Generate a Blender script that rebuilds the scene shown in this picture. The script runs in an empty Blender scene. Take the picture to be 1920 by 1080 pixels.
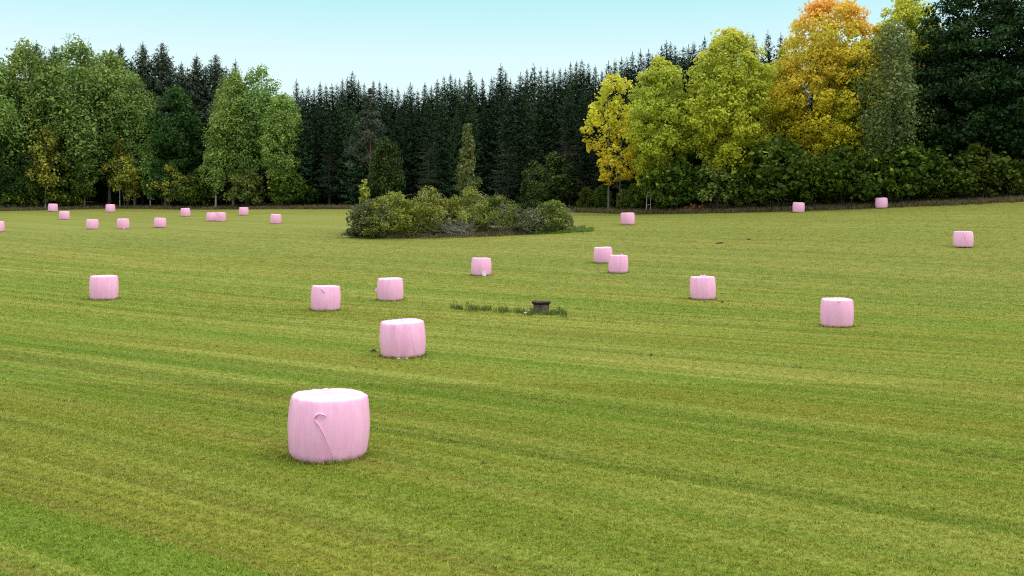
import bpy, math
import numpy as np
from math import radians as R

# ------------------------------------------------------------------ camera, sky, sun, exposure
SC = bpy.context.scene
F, CAMH, YH = 1800.0, 3.7, 418.0            # focal length in photo pixels, eye height, horizon row
cam_d = bpy.data.cameras.new('camera')
cam = bpy.data.objects.new('camera', cam_d)
SC.collection.objects.link(cam)
cam.location = (0, 0, CAMH)
cam.rotation_euler = (R(90), 0, 0)
cam_d.sensor_width = 36
cam_d.lens = 36 * F / 1920
cam_d.shift_y = -(540 - YH) / 1920
cam_d.clip_end = 6000
SC.camera = cam

SUN_EL, SUN_AZ = 54.0, 104.0                # azimuth clockwise from +Y (view direction)
world = bpy.data.worlds.new('World')
SC.world = world
world.use_nodes = True
wn, wl = world.node_tree.nodes, world.node_tree.links
bg = wn['Background']
sky = wn.new('ShaderNodeTexSky')
sky.sky_type = 'NISHITA'
sky.sun_disc = False
sky.sun_elevation = R(SUN_EL)
sky.sun_rotation = R(SUN_AZ)
sky.dust_density = 2.0
tc = wn.new('ShaderNodeTexCoord')
sep = wn.new('ShaderNodeSeparateXYZ')
ramp = wn.new('ShaderNodeValToRGB')
cr = ramp.color_ramp
cr.elements[0].position = 0.0
cr.elements[0].color = (.88, 1.0, 1.0, 1)
cr.elements[1].position = 1.0
cr.elements[1].color = (1.0, 1.0, 1.0, 1)
for p, c in ((.12, (.82, 1.0, 1.0)), (.165, (.76, .98, 1.0)), (.225, (.51, .89, .94)), (.32, (.56, .86, .95)), (.5, (.95, .98, 1.0))):
    e = cr.elements.new(p)
    e.color = (*c, 1)
mul = wn.new('ShaderNodeVectorMath')
mul.operation = 'SCALE'
gain = wn.new('ShaderNodeMapRange')          # thin overcast: the zenith is brighter than the horizon
for i_, k_ in enumerate((.27, 1.0, 11.0, 36.0)):
    gain.inputs[i_ + 1].default_value = k_
mixn = wn.new('ShaderNodeMix')
mixn.data_type = 'RGBA'
mixn.inputs['Factor'].default_value = 0.92
wl.new(tc.outputs['Generated'], sep.inputs[0])
wl.new(sep.outputs['Z'], ramp.inputs[0])
wl.new(ramp.outputs[0], mul.inputs[0])
wl.new(sep.outputs['Z'], gain.inputs[0])
wl.new(gain.outputs[0], mul.inputs['Scale'])
wl.new(sky.outputs[0], mixn.inputs[6])
wl.new(mul.outputs[0], mixn.inputs[7])
wl.new(mixn.outputs[2], bg.inputs['Color'])
bg.inputs['Strength'].default_value = 0.1

sun_d = bpy.data.lights.new('sun', 'SUN')
sun_d.energy = 1.5
sun_d.angle = R(11)
sun_d.color = (1.0, .95, .86)
sun = bpy.data.objects.new('sun', sun_d)
SC.collection.objects.link(sun)
sun.location = (40, -30, 60)
sun.rotation_euler = (R(90 - SUN_EL), 0, R(180 - SUN_AZ))

SC.view_settings.view_transform = 'Standard'
SC.view_settings.look = 'None'
SC.view_settings.exposure = -0.05
SC.view_settings.gamma = 1.0
SC.render.engine = 'CYCLES'
SC.cycles.max_bounces = 6
SC.cycles.diffuse_bounces = 3
SC.cycles.transmission_bounces = 3
SC.cycles.use_denoising = False
SC.cycles.filter_width = 1.15

# ------------------------------------------------------------------ terrain function and photo geometry
def terrain(X, Y):
    X = np.asarray(X, float)
    Y = np.asarray(Y, float)
    Yp = np.maximum(Y, 1.0)
    u = np.clip(X / Yp, -.6, .6)
    h = 5 * np.logaddexp(0, (Y - 50) / 5)
    h = np.where(h > 130, 130 + (h - 130) * .25, h)
    z = h * (.0706 + .0655 * u + .072 * u * u + .0022 * h / 100)
    return z + .05 * np.sin(X * .21 + .4) * np.sin(Y * .17) * np.clip((Y - 20) / 40, 0, 1)

def ray_hit(px, py):
    """first ground point on the ray of a photo pixel"""
    Ys = np.arange(6, 260, .05)
    X = (px - 960) / F * Ys
    z = CAMH - (py - YH) / F * Ys
    i = int(np.argmax(terrain(X, Ys) >= z))
    return float(X[i]), float(Ys[i])

def at(px, Y):
    X = (px - 960) / F * Y
    return X, Y, float(terrain(X, Y))

def height_to(px, Y, py):
    """height above ground of photo row py at depth Y"""
    X, Y, z = at(px, Y)
    return CAMH - (py - YH) / F * Y - z

EDGE = [(-300, 398), (0, 396), (100, 394), (200, 391), (330, 393), (560, 392), (660, 392), (1100, 399), (1200, 402), (1340, 400),
        (1500, 396), (1650, 390), (1800, 384), (1920, 378), (2200, 366)]
_ep = np.array([(a, ray_hit(a, b)[1]) for a, b in EDGE])
def edge_Y(px):
    return float(np.interp(px, _ep[:, 0], _ep[:, 1]))

# ------------------------------------------------------------------ mesh helpers
def vnorm(a):
    return a / np.maximum(np.linalg.norm(a, axis=-1, keepdims=True), 1e-9)

class MB:
    """collects quads, builds ONE mesh"""
    def __init__(self):
        self.v, self.q, self.n, self.mi, self.attr = [], [], 0, [], []
    def quads(self, V, Q, mi=0, attr=0.0):
        V = np.asarray(V, float).reshape(-1, 3)
        Q = np.asarray(Q, int).reshape(-1, 4)
        self.v.append(V)
        self.q.append(Q + self.n)
        self.mi.append(np.full(len(Q), mi, int))
        a = np.zeros(len(V))
        a[:] = attr
        self.attr.append(a)
        self.n += len(V)
    def tube(self, pts, rad, sides=6, mi=0, cap=True):
        pts = np.asarray(pts, float)
        rad = np.broadcast_to(np.asarray(rad, float), (len(pts),))
        d = vnorm(np.gradient(pts, axis=0))
        ref = np.array([0, 0, 1.0]) if abs(d[0][2]) < .8 else np.array([1.0, 0, 0])
        rings = []
        for p, t, r in zip(pts, d, rad):
            a = np.cross(ref, t)
            a /= max(np.linalg.norm(a), 1e-9)
            b = np.cross(t, a)
            th = np.arange(sides) * 2 * np.pi / sides
            rings.append(p + r * (np.cos(th)[:, None] * a + np.sin(th)[:, None] * b))
        V = np.concatenate(rings)
        n = len(pts)
        Q = [(k * sides + i, k * sides + (i + 1) % sides, (k + 1) * sides + (i + 1) % sides, (k + 1) * sides + i)
             for k in range(n - 1) for i in range(sides)]
        self.quads(V, Q, mi)
    def box(self, c, s, rz=0.0, mi=0):
        x, y, z = np.array(s) / 2
        V = np.array([(-x, -y, -z), (x, -y, -z), (x, y, -z), (-x, y, -z), (-x, -y, z), (x, -y, z), (x, y, z), (-x, y, z)])
        ca, sa = math.cos(rz), math.sin(rz)
        V = V @ np.array([(ca, sa, 0), (-sa, ca, 0), (0, 0, 1)]) + np.array(c)
        self.quads(V, [(0, 3, 2, 1), (4, 5, 6, 7), (0, 1, 5, 4), (1, 2, 6, 5), (2, 3, 7, 6), (3, 0, 4, 7)], mi)
    def leaves(self, C, N, size, rng, aspect=.62, mi=0, attr=0.0, U=None):
        """one rhombic leaf (a quad of its own) per centre"""
        n = len(C)
        if n == 0:
            return
        N = vnorm(N)
        U = rng.normal(size=(n, 3)) if U is None else U
        U = vnorm(U - N * (U * N).sum(1, keepdims=True))
        W = np.cross(N, U)
        s = np.broadcast_to(np.asarray(size, float), (n,))[:, None] * .5
        bend = N * s * rng.uniform(-.35, .35, (n, 1))
        V = np.stack([C - U * s, C + W * s * aspect + bend, C + U * s, C - W * s * aspect + bend], 1).reshape(-1, 3)
        Q = np.arange(n * 4).reshape(n, 4)
        a = np.repeat(np.broadcast_to(attr, (n,)), 4)
        self.quads(V, Q, mi, a)
    def mesh(self, name, mats, smooth=False):
        V = np.concatenate(self.v)
        Q = np.concatenate(self.q)
        me = bpy.data.meshes.new(name)
        me.vertices.add(len(V))
        me.vertices.foreach_set('co', V.astype(np.float32).ravel())
        me.loops.add(Q.size)
        me.loops.foreach_set('vertex_index', Q.astype(np.int32).ravel())
        me.polygons.add(len(Q))
        me.polygons.foreach_set('loop_start', np.arange(0, Q.size, 4, dtype=np.int32))
        me.polygons.foreach_set('loop_total', np.full(len(Q), 4, np.int32))
        me.polygons.foreach_set('material_index', np.concatenate(self.mi).astype(np.int32))
        at_ = me.attributes.new('tone', 'FLOAT', 'POINT')
        at_.data.foreach_set('value', np.concatenate(self.attr).astype(np.float32))
        for m in (mats if isinstance(mats, (list, tuple)) else [mats]):
            me.materials.append(m)
        me.update(calc_edges=True)
        me.validate()
        if smooth:
            me.polygons.foreach_set('use_smooth', np.ones(len(me.polygons), bool))
        return me

COL = SC.collection
def link(name, mesh, parent=None, loc=(0, 0, 0), rz=0.0, scale=1.0):
    o = bpy.data.objects.new(name, mesh)
    COL.objects.link(o)
    if parent:
        o.parent = parent
    o.location = loc
    o.rotation_euler = (0, 0, rz)
    o.scale = (scale,) * 3 if np.isscalar(scale) else scale
    return o
def tag(o, label=None, cat=None, group=None, kind=None):
    if label: o['label'] = label
    if cat: o['category'] = cat
    if group: o['group'] = group
    if kind: o['kind'] = kind
    return o
def copy_tree(o):
    c = o.copy()
    COL.objects.link(c)
    for ch in list(o.children):
        d = ch.copy()
        COL.objects.link(d)
        d.parent = c
    return c

# ------------------------------------------------------------------ materials
def new_mat(name):
    m = bpy.data.materials.new(name)
    m.use_nodes = True
    nt = m.node_tree
    nt.nodes.clear()
    return m, nt.nodes, nt.links, nt.nodes.new('ShaderNodeOutputMaterial')
def mixc(n, l, fac, a, b, blend='MIX'):
    x = n.new('ShaderNodeMix')
    x.data_type = 'RGBA'
    x.blend_type = blend
    for s, val in ((0, fac), (6, a), (7, b)):
        if isinstance(val, (tuple, list)):
            x.inputs[s].default_value = (*val[:3], 1)
        elif isinstance(val, (int, float)):
            x.inputs[s].default_value = val
        else:
            l.new(val, x.inputs[s])
    return x.outputs[2]
def mapr(n, l, val, a, b, c=0.0, d=1.0):
    x = n.new('ShaderNodeMapRange')
    l.new(val, x.inputs[0])
    for i, k in enumerate((a, b, c, d)):
        x.inputs[i + 1].default_value = k
    return x.outputs[0]
def noise(n, l, vec, scale, detail=3.0, rough=.55):
    x = n.new('ShaderNodeTexNoise')
    x.inputs['Scale'].default_value = scale
    x.inputs['Detail'].default_value = detail
    x.inputs['Roughness'].default_value = rough
    if vec is not None:
        l.new(vec, x.inputs['Vector'])
    return x.outputs['Fac']

def leaf_mat(name, c1, c2, accent=None, acc_amt=.15, grad=None, trans=.3, sheen=.2, vary=.15):
    """c1..c2 leaf colours mixed per clump and per leaf; accent: turned leaves or painted lit tips; grad: list of (height fraction, colour) leaf colour by height"""
    m, n, l, out = new_mat(name)
    geo = n.new('ShaderNodeNewGeometry')
    tone = n.new('ShaderNodeAttribute')
    tone.attribute_name = 'tone'
    oi = n.new('ShaderNodeObjectInfo')
    rnd = geo.outputs['Random Per Island']
    a = n.new('ShaderNodeMath'); a.operation = 'MULTIPLY_ADD'
    l.new(rnd, a.inputs[0]); a.inputs[1].default_value = .45
    b = n.new('ShaderNodeMath'); b.operation = 'MULTIPLY'
    l.new(tone.outputs['Fac'], b.inputs[0]); b.inputs[1].default_value = .6
    l.new(b.outputs[0], a.inputs[2])
    if grad:
        gtc = n.new('ShaderNodeTexCoord')
        sx = n.new('ShaderNodeSeparateXYZ')
        l.new(gtc.outputs['Generated'], sx.inputs[0])
        nz = noise(n, l, gtc.outputs['Generated'], 5.0, 3)
        ad = n.new('ShaderNodeMath'); ad.operation = 'MULTIPLY_ADD'
        l.new(nz, ad.inputs[0]); ad.inputs[1].default_value = .5
        l.new(sx.outputs['Z'], ad.inputs[2])
        rp = n.new('ShaderNodeValToRGB')
        rp.color_ramp.elements[0].position = grad[0][0]
        rp.color_ramp.elements[0].color = (*grad[0][1], 1)
        rp.color_ramp.elements[1].position = grad[-1][0]
        rp.color_ramp.elements[1].color = (*grad[-1][1], 1)
        for p, c in grad[1:-1]:
            rp.color_ramp.elements.new(p).color = (*c, 1)
        sb = n.new('ShaderNodeMath'); sb.operation = 'SUBTRACT'
        l.new(ad.outputs[0], sb.inputs[0]); sb.inputs[1].default_value = .25
        l.new(sb.outputs[0], rp.inputs[0])
        base = rp.outputs[0]
        dk = mixc(n, l, a.outputs[0], c1, c2)
        col = mixc(n, l, .45, base, dk)
    else:
        col = mixc(n, l, a.outputs[0], c1, c2)
    if accent:
        w = n.new('ShaderNodeMath'); w.operation = 'MULTIPLY'
        l.new(mapr(n, l, rnd, 1 - acc_amt, 1 - acc_amt + .05), w.inputs[0])
        l.new(mapr(n, l, tone.outputs['Fac'], .25, .8, .3, 1.0), w.inputs[1])
        col = mixc(n, l, w.outputs[0], col, accent)
    hs = n.new('ShaderNodeHueSaturation')
    l.new(col, hs.inputs['Color'])
    hv = min(vary, .15) * .06
    l.new(mapr(n, l, oi.outputs['Random'], 0, 1, .5 - hv, .5 + hv), hs.inputs['Hue'])
    l.new(mapr(n, l, oi.outputs['Random'], 0, 1, 1 - vary, 1 + vary), hs.inputs['Value'])
    d = n.new('ShaderNodeBsdfPrincipled')
    l.new(hs.outputs[0], d.inputs['Base Color'])
    d.inputs['Roughness'].default_value = .6
    d.inputs['Specular IOR Level'].default_value = sheen
    t = n.new('ShaderNodeBsdfTranslucent')
    l.new(hs.outputs[0], t.inputs['Color'])
    mx = n.new('ShaderNodeMixShader')
    mx.inputs[0].default_value = trans
    l.new(d.outputs[0], mx.inputs[1])
    l.new(t.outputs[0], mx.inputs[2])
    l.new(mx.outputs[0], out.inputs[0])
    return m

def solid_mat(name, c1, c2, scale=6.0, rough=.85, bump=.3, stretch=(1, 1, 1), spec=.3):
    m, n, l, out = new_mat(name)
    t = n.new('ShaderNodeTexCoord')
    mp = n.new('ShaderNodeMapping')
    mp.inputs['Scale'].default_value = stretch
    l.new(t.outputs['Object'], mp.inputs[0])
    f = noise(n, l, mp.outputs[0], scale, 5, .6)
    col = mixc(n, l, mapr(n, l, f, .32, .68), c1, c2)
    d = n.new('ShaderNodeBsdfPrincipled')
    l.new(col, d.inputs['Base Color'])
    d.inputs['Roughness'].default_value = rough
    d.inputs['Specular IOR Level'].default_value = spec
    if bump:
        bp = n.new('ShaderNodeBump')
        bp.inputs['Strength'].default_value = bump
        bp.inputs['Distance'].default_value = .03
        l.new(f, bp.inputs['Height'])
        l.new(bp.outputs[0], d.inputs['Normal'])
    l.new(d.outputs[0], out.inputs[0])
    return m

GREEN, OLIVE, PALE, BROWN, DEEP = (.100, .158, .012), (.152, .164, .018), (.228, .230, .048), (.142, .122, .024), (.060, .106, .007)
def field_colour(n, l):
    """colour of the mown field by place: swaths along the mowing direction, patches, cut-stem speckle"""
    g = n.new('ShaderNodeNewGeometry')
    big = n.new('ShaderNodeTexNoise')
    big.inputs['Scale'].default_value = .018
    big.inputs['Detail'].default_value = 1
    l.new(g.outputs['Position'], big.inputs['Vector'])
    off = n.new('ShaderNodeVectorMath'); off.operation = 'SCALE'; off.inputs['Scale'].default_value = 5.0
    l.new(big.outputs['Color'], off.inputs[0])
    add = n.new('ShaderNodeVectorMath'); add.operation = 'ADD'
    l.new(g.outputs['Position'], add.inputs[0]); l.new(off.outputs[0], add.inputs[1])
    rot = n.new('ShaderNodeMapping')
    rot.inputs['Rotation'].default_value = (0, 0, R(-146))
    l.new(add.outputs[0], rot.inputs[0])
    def swath(sx, sy, detail, rough=.55, shift=0.0):
        m = n.new('ShaderNodeMapping')
        m.inputs['Scale'].default_value = (sx, sy, .0)
        m.inputs['Location'].default_value = (shift, shift * 1.7, 0)
        l.new(rot.outputs[0], m.inputs[0])
        return noise(n, l, m.outputs[0], 1.0, detail, rough)
    s1 = swath(.012, .30, 3, .6)
    s2 = swath(.016, 1.0, 4, .62, 11)
    s3 = swath(.03, .16, 2, .5, 31)
    s4 = swath(.022, 2.6, 3, .6, 47)
    s5 = swath(.7, 2.6, 4, .6, 71)
    patch = noise(n, l, g.outputs['Position'], .07, 3)
    col = mixc(n, l, mapr(n, l, s1, .44, .56), GREEN, OLIVE)
    col = mixc(n, l, mapr(n, l, s3, .50, .64, 0, .55), col, PALE)
    col = mixc(n, l, mapr(n, l, s2, .53, .64, 0, .65), col, PALE)
    col = mixc(n, l, mapr(n, l, s2, .46, .36, 0, .75), col, DEEP)
    col = mixc(n, l, mapr(n, l, s4, .53, .64, 0, .6), col, BROWN)
    col = mixc(n, l, mapr(n, l, s4, .47, .36, 0, .6), col, PALE)
    s6 = swath(.006, 1.7, 2, .5, 91)
    col = mixc(n, l, mapr(n, l, s6, .60, .68, 0, .45), col, DEEP)
    s7 = swath(.02, 4.6, 2, .5, 133)
    col = mixc(n, l, mapr(n, l, s7, .56, .68, 0, .4), col, PALE)
    col = mixc(n, l, mapr(n, l, s7, .44, .34, 0, .35), col, DEEP)
    col = mixc(n, l, mapr(n, l, s6, .40, .33, 0, .4), col, PALE)
    col = mixc(n, l, mapr(n, l, s5, .58, .72, 0, .08), col, BROWN)
    col = mixc(n, l, mapr(n, l, s5, .42, .28, 0, .08), col, GREEN)
    col = mixc(n, l, mapr(n, l, patch, .50, .66, 0, .35), col, GREEN)
    # the upper, drier part of the field to the right is duller, browner stubble
    sx = n.new('ShaderNodeSeparateXYZ')
    l.new(g.outputs['Position'], sx.inputs[0])
    up = n.new('ShaderNodeMath'); up.operation = 'MULTIPLY_ADD'
    l.new(sx.outputs['X'], up.inputs[0]); up.inputs[1].default_value = .45
    l.new(sx.outputs['Y'], up.inputs[2])
    col = mixc(n, l, mapr(n, l, up.outputs[0], 38, 75, 0, .5), col, (.142, .142, .034))
    return col, g

def ground_mat():
    m, n, l, out = new_mat('mown_field')
    col, g = field_colour(n, l)
    f1 = noise(n, l, g.outputs['Position'], 9.0, 5, .7)
    f2 = noise(n, l, g.outputs['Position'], 2.2, 4, .7)
    col = mixc(n, l, mapr(n, l, f1, .50, .30, 0, .6), col, (.045, .052, .006))
    col = mixc(n, l, mapr(n, l, f1, .55, .75, 0, .55), col, (.28, .29, .07))
    col = mixc(n, l, mapr(n, l, f2, .40, .26, 0, .10), col, (.07, .09, .01))
    col = mixc(n, l, mapr(n, l, f2, .62, .76, 0, .12), col, (.24, .235, .06))
    d = n.new('ShaderNodeBsdfPrincipled')
    l.new(col, d.inputs['Base Color'])
    d.inputs['Roughness'].default_value = .9
    d.inputs['Specular IOR Level'].default_value = .1
    bp = n.new('ShaderNodeBump')
    bp.inputs['Strength'].default_value = .7
    bp.inputs['Distance'].default_value = .05
    l.new(f1, bp.inputs['Height'])
    l.new(bp.outputs[0], d.inputs['Normal'])
    l.new(d.outputs[0], out.inputs[0])
    return m
def blade_mat(name='cut_grass_blade', tint=1.0):
    m, n, l, out = new_mat(name)
    col, g = field_colour(n, l)
    rnd = g.outputs['Random Per Island']
    col = mixc(n, l, mapr(n, l, rnd, .74, .94, 0, .6), col, (.33, .34, .10))
    col = mixc(n, l, mapr(n, l, rnd, .28, .08, 0, .75), col, (.030, .048, .004))
    mu = mixc(n, l, 1.0, col, (tint, tint, tint), 'MULTIPLY')
    d = n.new('ShaderNodeBsdfDiffuse')
    l.new(mu, d.inputs['Color'])
    t = n.new('ShaderNodeBsdfTranslucent')
    l.new(mu, t.inputs['Color'])
    mx = n.new('ShaderNodeMixShader')
    mx.inputs[0].default_value = .35
    l.new(d.outputs[0], mx.inputs[1])
    l.new(t.outputs[0], mx.inputs[2])
    l.new(mx.outputs[0], out.inputs[0])
    return m

def film_mat():
    """stretch film: pale pink, stretched thin here and there, glossy, with wrap lines"""
    m, n, l, out = new_mat('pink_stretch_film')
    t = n.new('ShaderNodeTexCoord')
    oi = n.new('ShaderNodeObjectInfo')
    ofs = n.new('ShaderNodeVectorMath'); ofs.operation = 'MULTIPLY_ADD'
    cb = n.new('ShaderNodeCombineXYZ')
    l.new(oi.outputs['Random'], cb.inputs[0]); l.new(oi.outputs['Random'], cb.inputs[1])
    l.new(cb.outputs[0], ofs.inputs[0]); ofs.inputs[1].default_value = (37, 53, 0)
    l.new(t.outputs['Object'], ofs.inputs[2])
    mp = n.new('ShaderNodeMapping')
    mp.inputs['Scale'].default_value = (1, 1, .10)
    l.new(ofs.outputs[0], mp.inputs[0])
    st = noise(n, l, mp.outputs[0], 9.0, 5, .65)
    bl = noise(n, l, ofs.outputs[0], 2.2, 3)
    col = mixc(n, l, mapr(n, l, st, .35, .66), (.80, .365, .585), (.85, .455, .655))
    col = mixc(n, l, mapr(n, l, bl, .40, .70, 0, .55), col, (.82, .39, .60))
    mp2 = n.new('ShaderNodeMapping')
    mp2.inputs['Scale'].default_value = (1, 1, .25)
    l.new(ofs.outputs[0], mp2.inputs[0])
    dirt = noise(n, l, mp2.outputs[0], 14, 5, .7)
    sx = n.new('ShaderNodeSeparateXYZ')
    l.new(t.outputs['Object'], sx.inputs[0])
    low = n.new('ShaderNodeMath'); low.operation = 'MULTIPLY'
    l.new(mapr(n, l, sx.outputs['Z'], .16, .0), low.inputs[0])
    l.new(mapr(n, l, dirt, .45, .62, 0, .55), low.inputs[1])
    col = mixc(n, l, low.outputs[0], col, (.22, .17, .09))
    d = n.new('ShaderNodeBsdfPrincipled')
    l.new(col, d.inputs['Base Color'])
    d.inputs['Roughness'].default_value = .36
    d.inputs['Specular IOR Level'].default_value = .4
    bp = n.new('ShaderNodeBump')
    bp.inputs['Strength'].default_value = .5
    bp.inputs['Distance'].default_value = .02
    l.new(st, bp.inputs['Height'])
    l.new(bp.outputs[0], d.inputs['Normal'])
    l.new(d.outputs[0], out.inputs[0])
    return m

M = {}
M['field'] = ground_mat()
M['blade'] = blade_mat(tint=1.48)
M['weed'] = leaf_mat('weed_blades', (.055, .098, .010), (.13, .18, .022), accent=(.20, .20, .05), acc_amt=.15, trans=.3)
M['drygrass'] = leaf_mat('dry_grass_blades', (.12, .095, .045), (.24, .185, .09), accent=(.14, .15, .04), acc_amt=.3, trans=.3)
M['litter'] = solid_mat('forest_litter', (.035, .028, .016), (.07, .055, .03), .8, .95)
M['film'] = film_mat()
M['film_pale'] = solid_mat('white_film_inside', (.84, .58, .72), (.9, .78, .85), 8, .4, .2, spec=.5)
M['birchbark'] = solid_mat('birch_bark', (.42, .41, .37), (.10, .095, .085), 3.0, .8, stretch=(1, 1, 2.5))
M['greybark'] = solid_mat('grey_bark', (.085, .075, .06), (.16, .15, .125), 4.0, .9, stretch=(2, 2, .4))
M['darkbark'] = solid_mat('dark_bark', (.03, .025, .02), (.07, .058, .045), 4.0, .9, stretch=(2, 2, .4))
M['pinebark'] = solid_mat('pine_bark', (.09, .035, .02), (.16, .07, .038), 4.0, .9, stretch=(2, 2, .5))
M['deadtwig'] = solid_mat('dark_dead_twig', (.055, .048, .04), (.115, .10, .085), 5, .9)
M['twig'] = solid_mat('dead_grey_twig', (.13, .12, .105), (.26, .25, .225), 5, .9)
M['palewood'] = solid_mat('bleached_dead_wood', (.11, .105, .09), (.27, .26, .23), 5, .9)
M['stone'] = solid_mat('lichened_stone', (.13, .125, .11), (.28, .27, .245), 5, .9)
M['palestone'] = solid_mat('pale_stone', (.45, .43, .37), (.62, .6, .54), 9, .85)
M['soil'] = solid_mat('turned_soil', (.018, .013, .009), (.045, .032, .02), 14, .95, .6)
M['mound'] = solid_mat('mound_litter', (.05, .05, .018), (.11, .115, .035), 2.5, .95)
M['concrete'] = solid_mat('weathered_concrete', (.045, .036, .026), (.125, .10, .075), 8, .9, .4)
M['rust'] = solid_mat('rusty_lid', (.016, .008, .006), (.05, .021, .013), 12, .8, .4)
M['greywood'] = solid_mat('weathered_wood', (.20, .19, .17), (.33, .31, .28), 8, .85, .3, stretch=(4, 4, .5))
# leaves by species
M['birch'] = leaf_mat('birch_leaves', (.105, .18, .036), (.215, .31, .075), accent=(.46, .42, .05), acc_amt=.05)
M['birchlight'] = leaf_mat('light_birch_leaves', (.13, .22, .040), (.27, .38, .085), accent=(.52, .48, .05), acc_amt=.07)
M['birchyellow'] = leaf_mat('yellowing_birch_leaves', (.17, .205, .030), (.35, .37, .055), accent=(.62, .50, .05), acc_amt=.22)
M['darkleaf'] = leaf_mat('dark_leaves', (.015, .038, .008), (.045, .09, .018), trans=.2, sheen=.1)
M['oak'] = leaf_mat('oak_leaves', (.007, .020, .006), (.032, .070, .020), accent=(.09, .13, .03), acc_amt=.03, trans=.15, sheen=.06)
M['darktip'] = leaf_mat('dark_lit_tip_leaves', (.018, .036, .008), (.07, .11, .02), accent=(.16, .20, .03), acc_amt=.12, trans=.2, sheen=.1)  # accent paints lit leaf tips into the dark foliage
M['slimbirch'] = leaf_mat('dull_olive_birch_leaves', (.085, .115, .03), (.17, .20, .055), accent=(.32, .26, .06), acc_amt=.10)
M['hazel'] = leaf_mat('hazel_leaves', (.022, .048, .006), (.105, .15, .015), accent=(.24, .27, .03), acc_amt=.10, sheen=.1)
M['aspenyellow'] = leaf_mat('yellow_aspen_leaves', (.48, .47, .030), (.72, .64, .06), accent=(.80, .62, .03), acc_amt=.10,
                            grad=[(0, (.80, .54, .03)), (.35, (.74, .57, .04)), (.7, (.50, .54, .05)), (1, (.60, .59, .08))], trans=.4, vary=.03)
M['aspengreen'] = leaf_mat('yellow_green_aspen_leaves', (.33, .41, .038), (.56, .59, .06), accent=(.64, .56, .04), acc_amt=.08,
                           grad=[(0, (.62, .57, .03)), (.35, (.45, .48, .038)), (.75, (.38, .47, .06)), (1, (.54, .56, .08))], trans=.4, vary=.03)
M['aspengold'] = leaf_mat('gold_green_aspen_leaves', (.34, .40, .035), (.54, .54, .055), accent=(.70, .62, .03), acc_amt=.10,
                          grad=[(0, (.60, .55, .03)), (.35, (.47, .48, .04)), (.75, (.45, .49, .065)), (1, (.62, .57, .09))], trans=.4, vary=.03)
M['aspenorange'] = leaf_mat('orange_aspen_leaves', (.48, .46, .03), (.68, .60, .05), accent=(.78, .48, .04), acc_amt=.10,
                            grad=[(0, (.66, .60, .03)), (.3, (.66, .56, .035)), (.55, (.74, .49, .05)), (.74, (.66, .60, .08)), (.86, (.92, .44, .10)), (1, (.98, .28, .11))], trans=.4, vary=.03)
M['greybirch'] = leaf_mat('grey_green_birch_leaves', (.095, .13, .042), (.185, .23, .075), accent=(.30, .29, .07), acc_amt=.05, vary=.03)
M['bushyellow'] = leaf_mat('yellowing_bush_leaves', (.125, .17, .022), (.275, .295, .042), accent=(.38, .32, .06), acc_amt=.10)
M['bushgreen'] = leaf_mat('bush_leaves', (.068, .105, .017), (.165, .20, .035), accent=(.26, .25, .05), acc_amt=.1)
M['bushgrey'] = leaf_mat('grey_bush_leaves', (.06, .07, .027), (.125, .135, .055), trans=.25)
M['juniper'] = leaf_mat('juniper_needles', (.004, .010, .002), (.055, .085, .014), accent=(.15, .17, .03), acc_amt=.07, trans=.1, sheen=.1)  # clump contrast and pale accent put lit edges into the needle colour
M['bracken'] = leaf_mat('rusty_bracken', (.16, .06, .025), (.30, .13, .06), accent=(.45, .28, .12), acc_amt=.15)
M['spruce'] = leaf_mat('spruce_needles', (.009, .022, .009), (.027, .050, .023), trans=.06, sheen=.05, vary=.35)
M['sprucelight'] = leaf_mat('light_spruce_needles', (.016, .036, .014), (.044, .076, .032), trans=.06, sheen=.05, vary=.35)
M['pine'] = leaf_mat('pine_needles', (.030, .048, .030), (.078, .104, .064), trans=.08, sheen=.08)
M['pinegrey'] = leaf_mat('grey_pine_needles', (.045, .060, .040), (.105, .125, .085), trans=.08, sheen=.1)
M['straw'] = leaf_mat('pale_dry_grass_blades', (.15, .115, .06), (.28, .215, .12), accent=(.14, .15, .04), acc_amt=.3, trans=.3)

# ------------------------------------------------------------------ the setting
def sheet(name, xs, ys, zf, mat):
    Xg, Yg = np.meshgrid(xs, ys)
    V = np.stack([Xg, Yg, zf(Xg, Yg)], -1).reshape(-1, 3)
    nx, ny = len(xs), len(ys)
    i, j = np.meshgrid(np.arange(nx - 1), np.arange(ny - 1))
    a = (j * nx + i).ravel()
    mb = MB()
    mb.quads(V, np.stack([a, a + 1, a + nx + 1, a + nx], 1))
    return link(name, mb.mesh(name, mat, True))
sp = lambda a, b, k: np.linspace(a, b, k)
xs = np.concatenate([-np.geomspace(3000, 131, 12), sp(-130, 130, 174), np.geomspace(131, 3000, 12)])
ys = np.concatenate([[-3000, -900, -250, -60], sp(-20, 200, 148), np.geomspace(206, 3000, 14)])
tag(sheet('field', xs, ys, terrain, M['field']), kind='structure')

# forest floor behind the field edge, one sheet just above the field
cols = np.arange(-900, 2800, 20)
rows = np.concatenate([[0, 1, 3, 6, 10], np.arange(16, 160, 8)])
Vf = []
for r_ in rows:
    for c_ in cols:
        Y = edge_Y(c_) + 1.2 + r_ + .6 * math.sin(c_ * .045)
        X = (c_ - 960) / F * Y
        Vf.append((X, Y, float(terrain(X, Y)) + .03 + .12 * min(1, r_ / 3)))
mb = MB()
i, j = np.meshgrid(np.arange(len(cols) - 1), np.arange(len(rows) - 1))
a = (j * len(cols) + i).ravel()
mb.quads(Vf, np.stack([a, a + 1, a + len(cols) + 1, a + len(cols)], 1))
tag(link('forest_floor', mb.mesh('forest_floor', M['litter'], True)), kind='structure')

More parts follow.
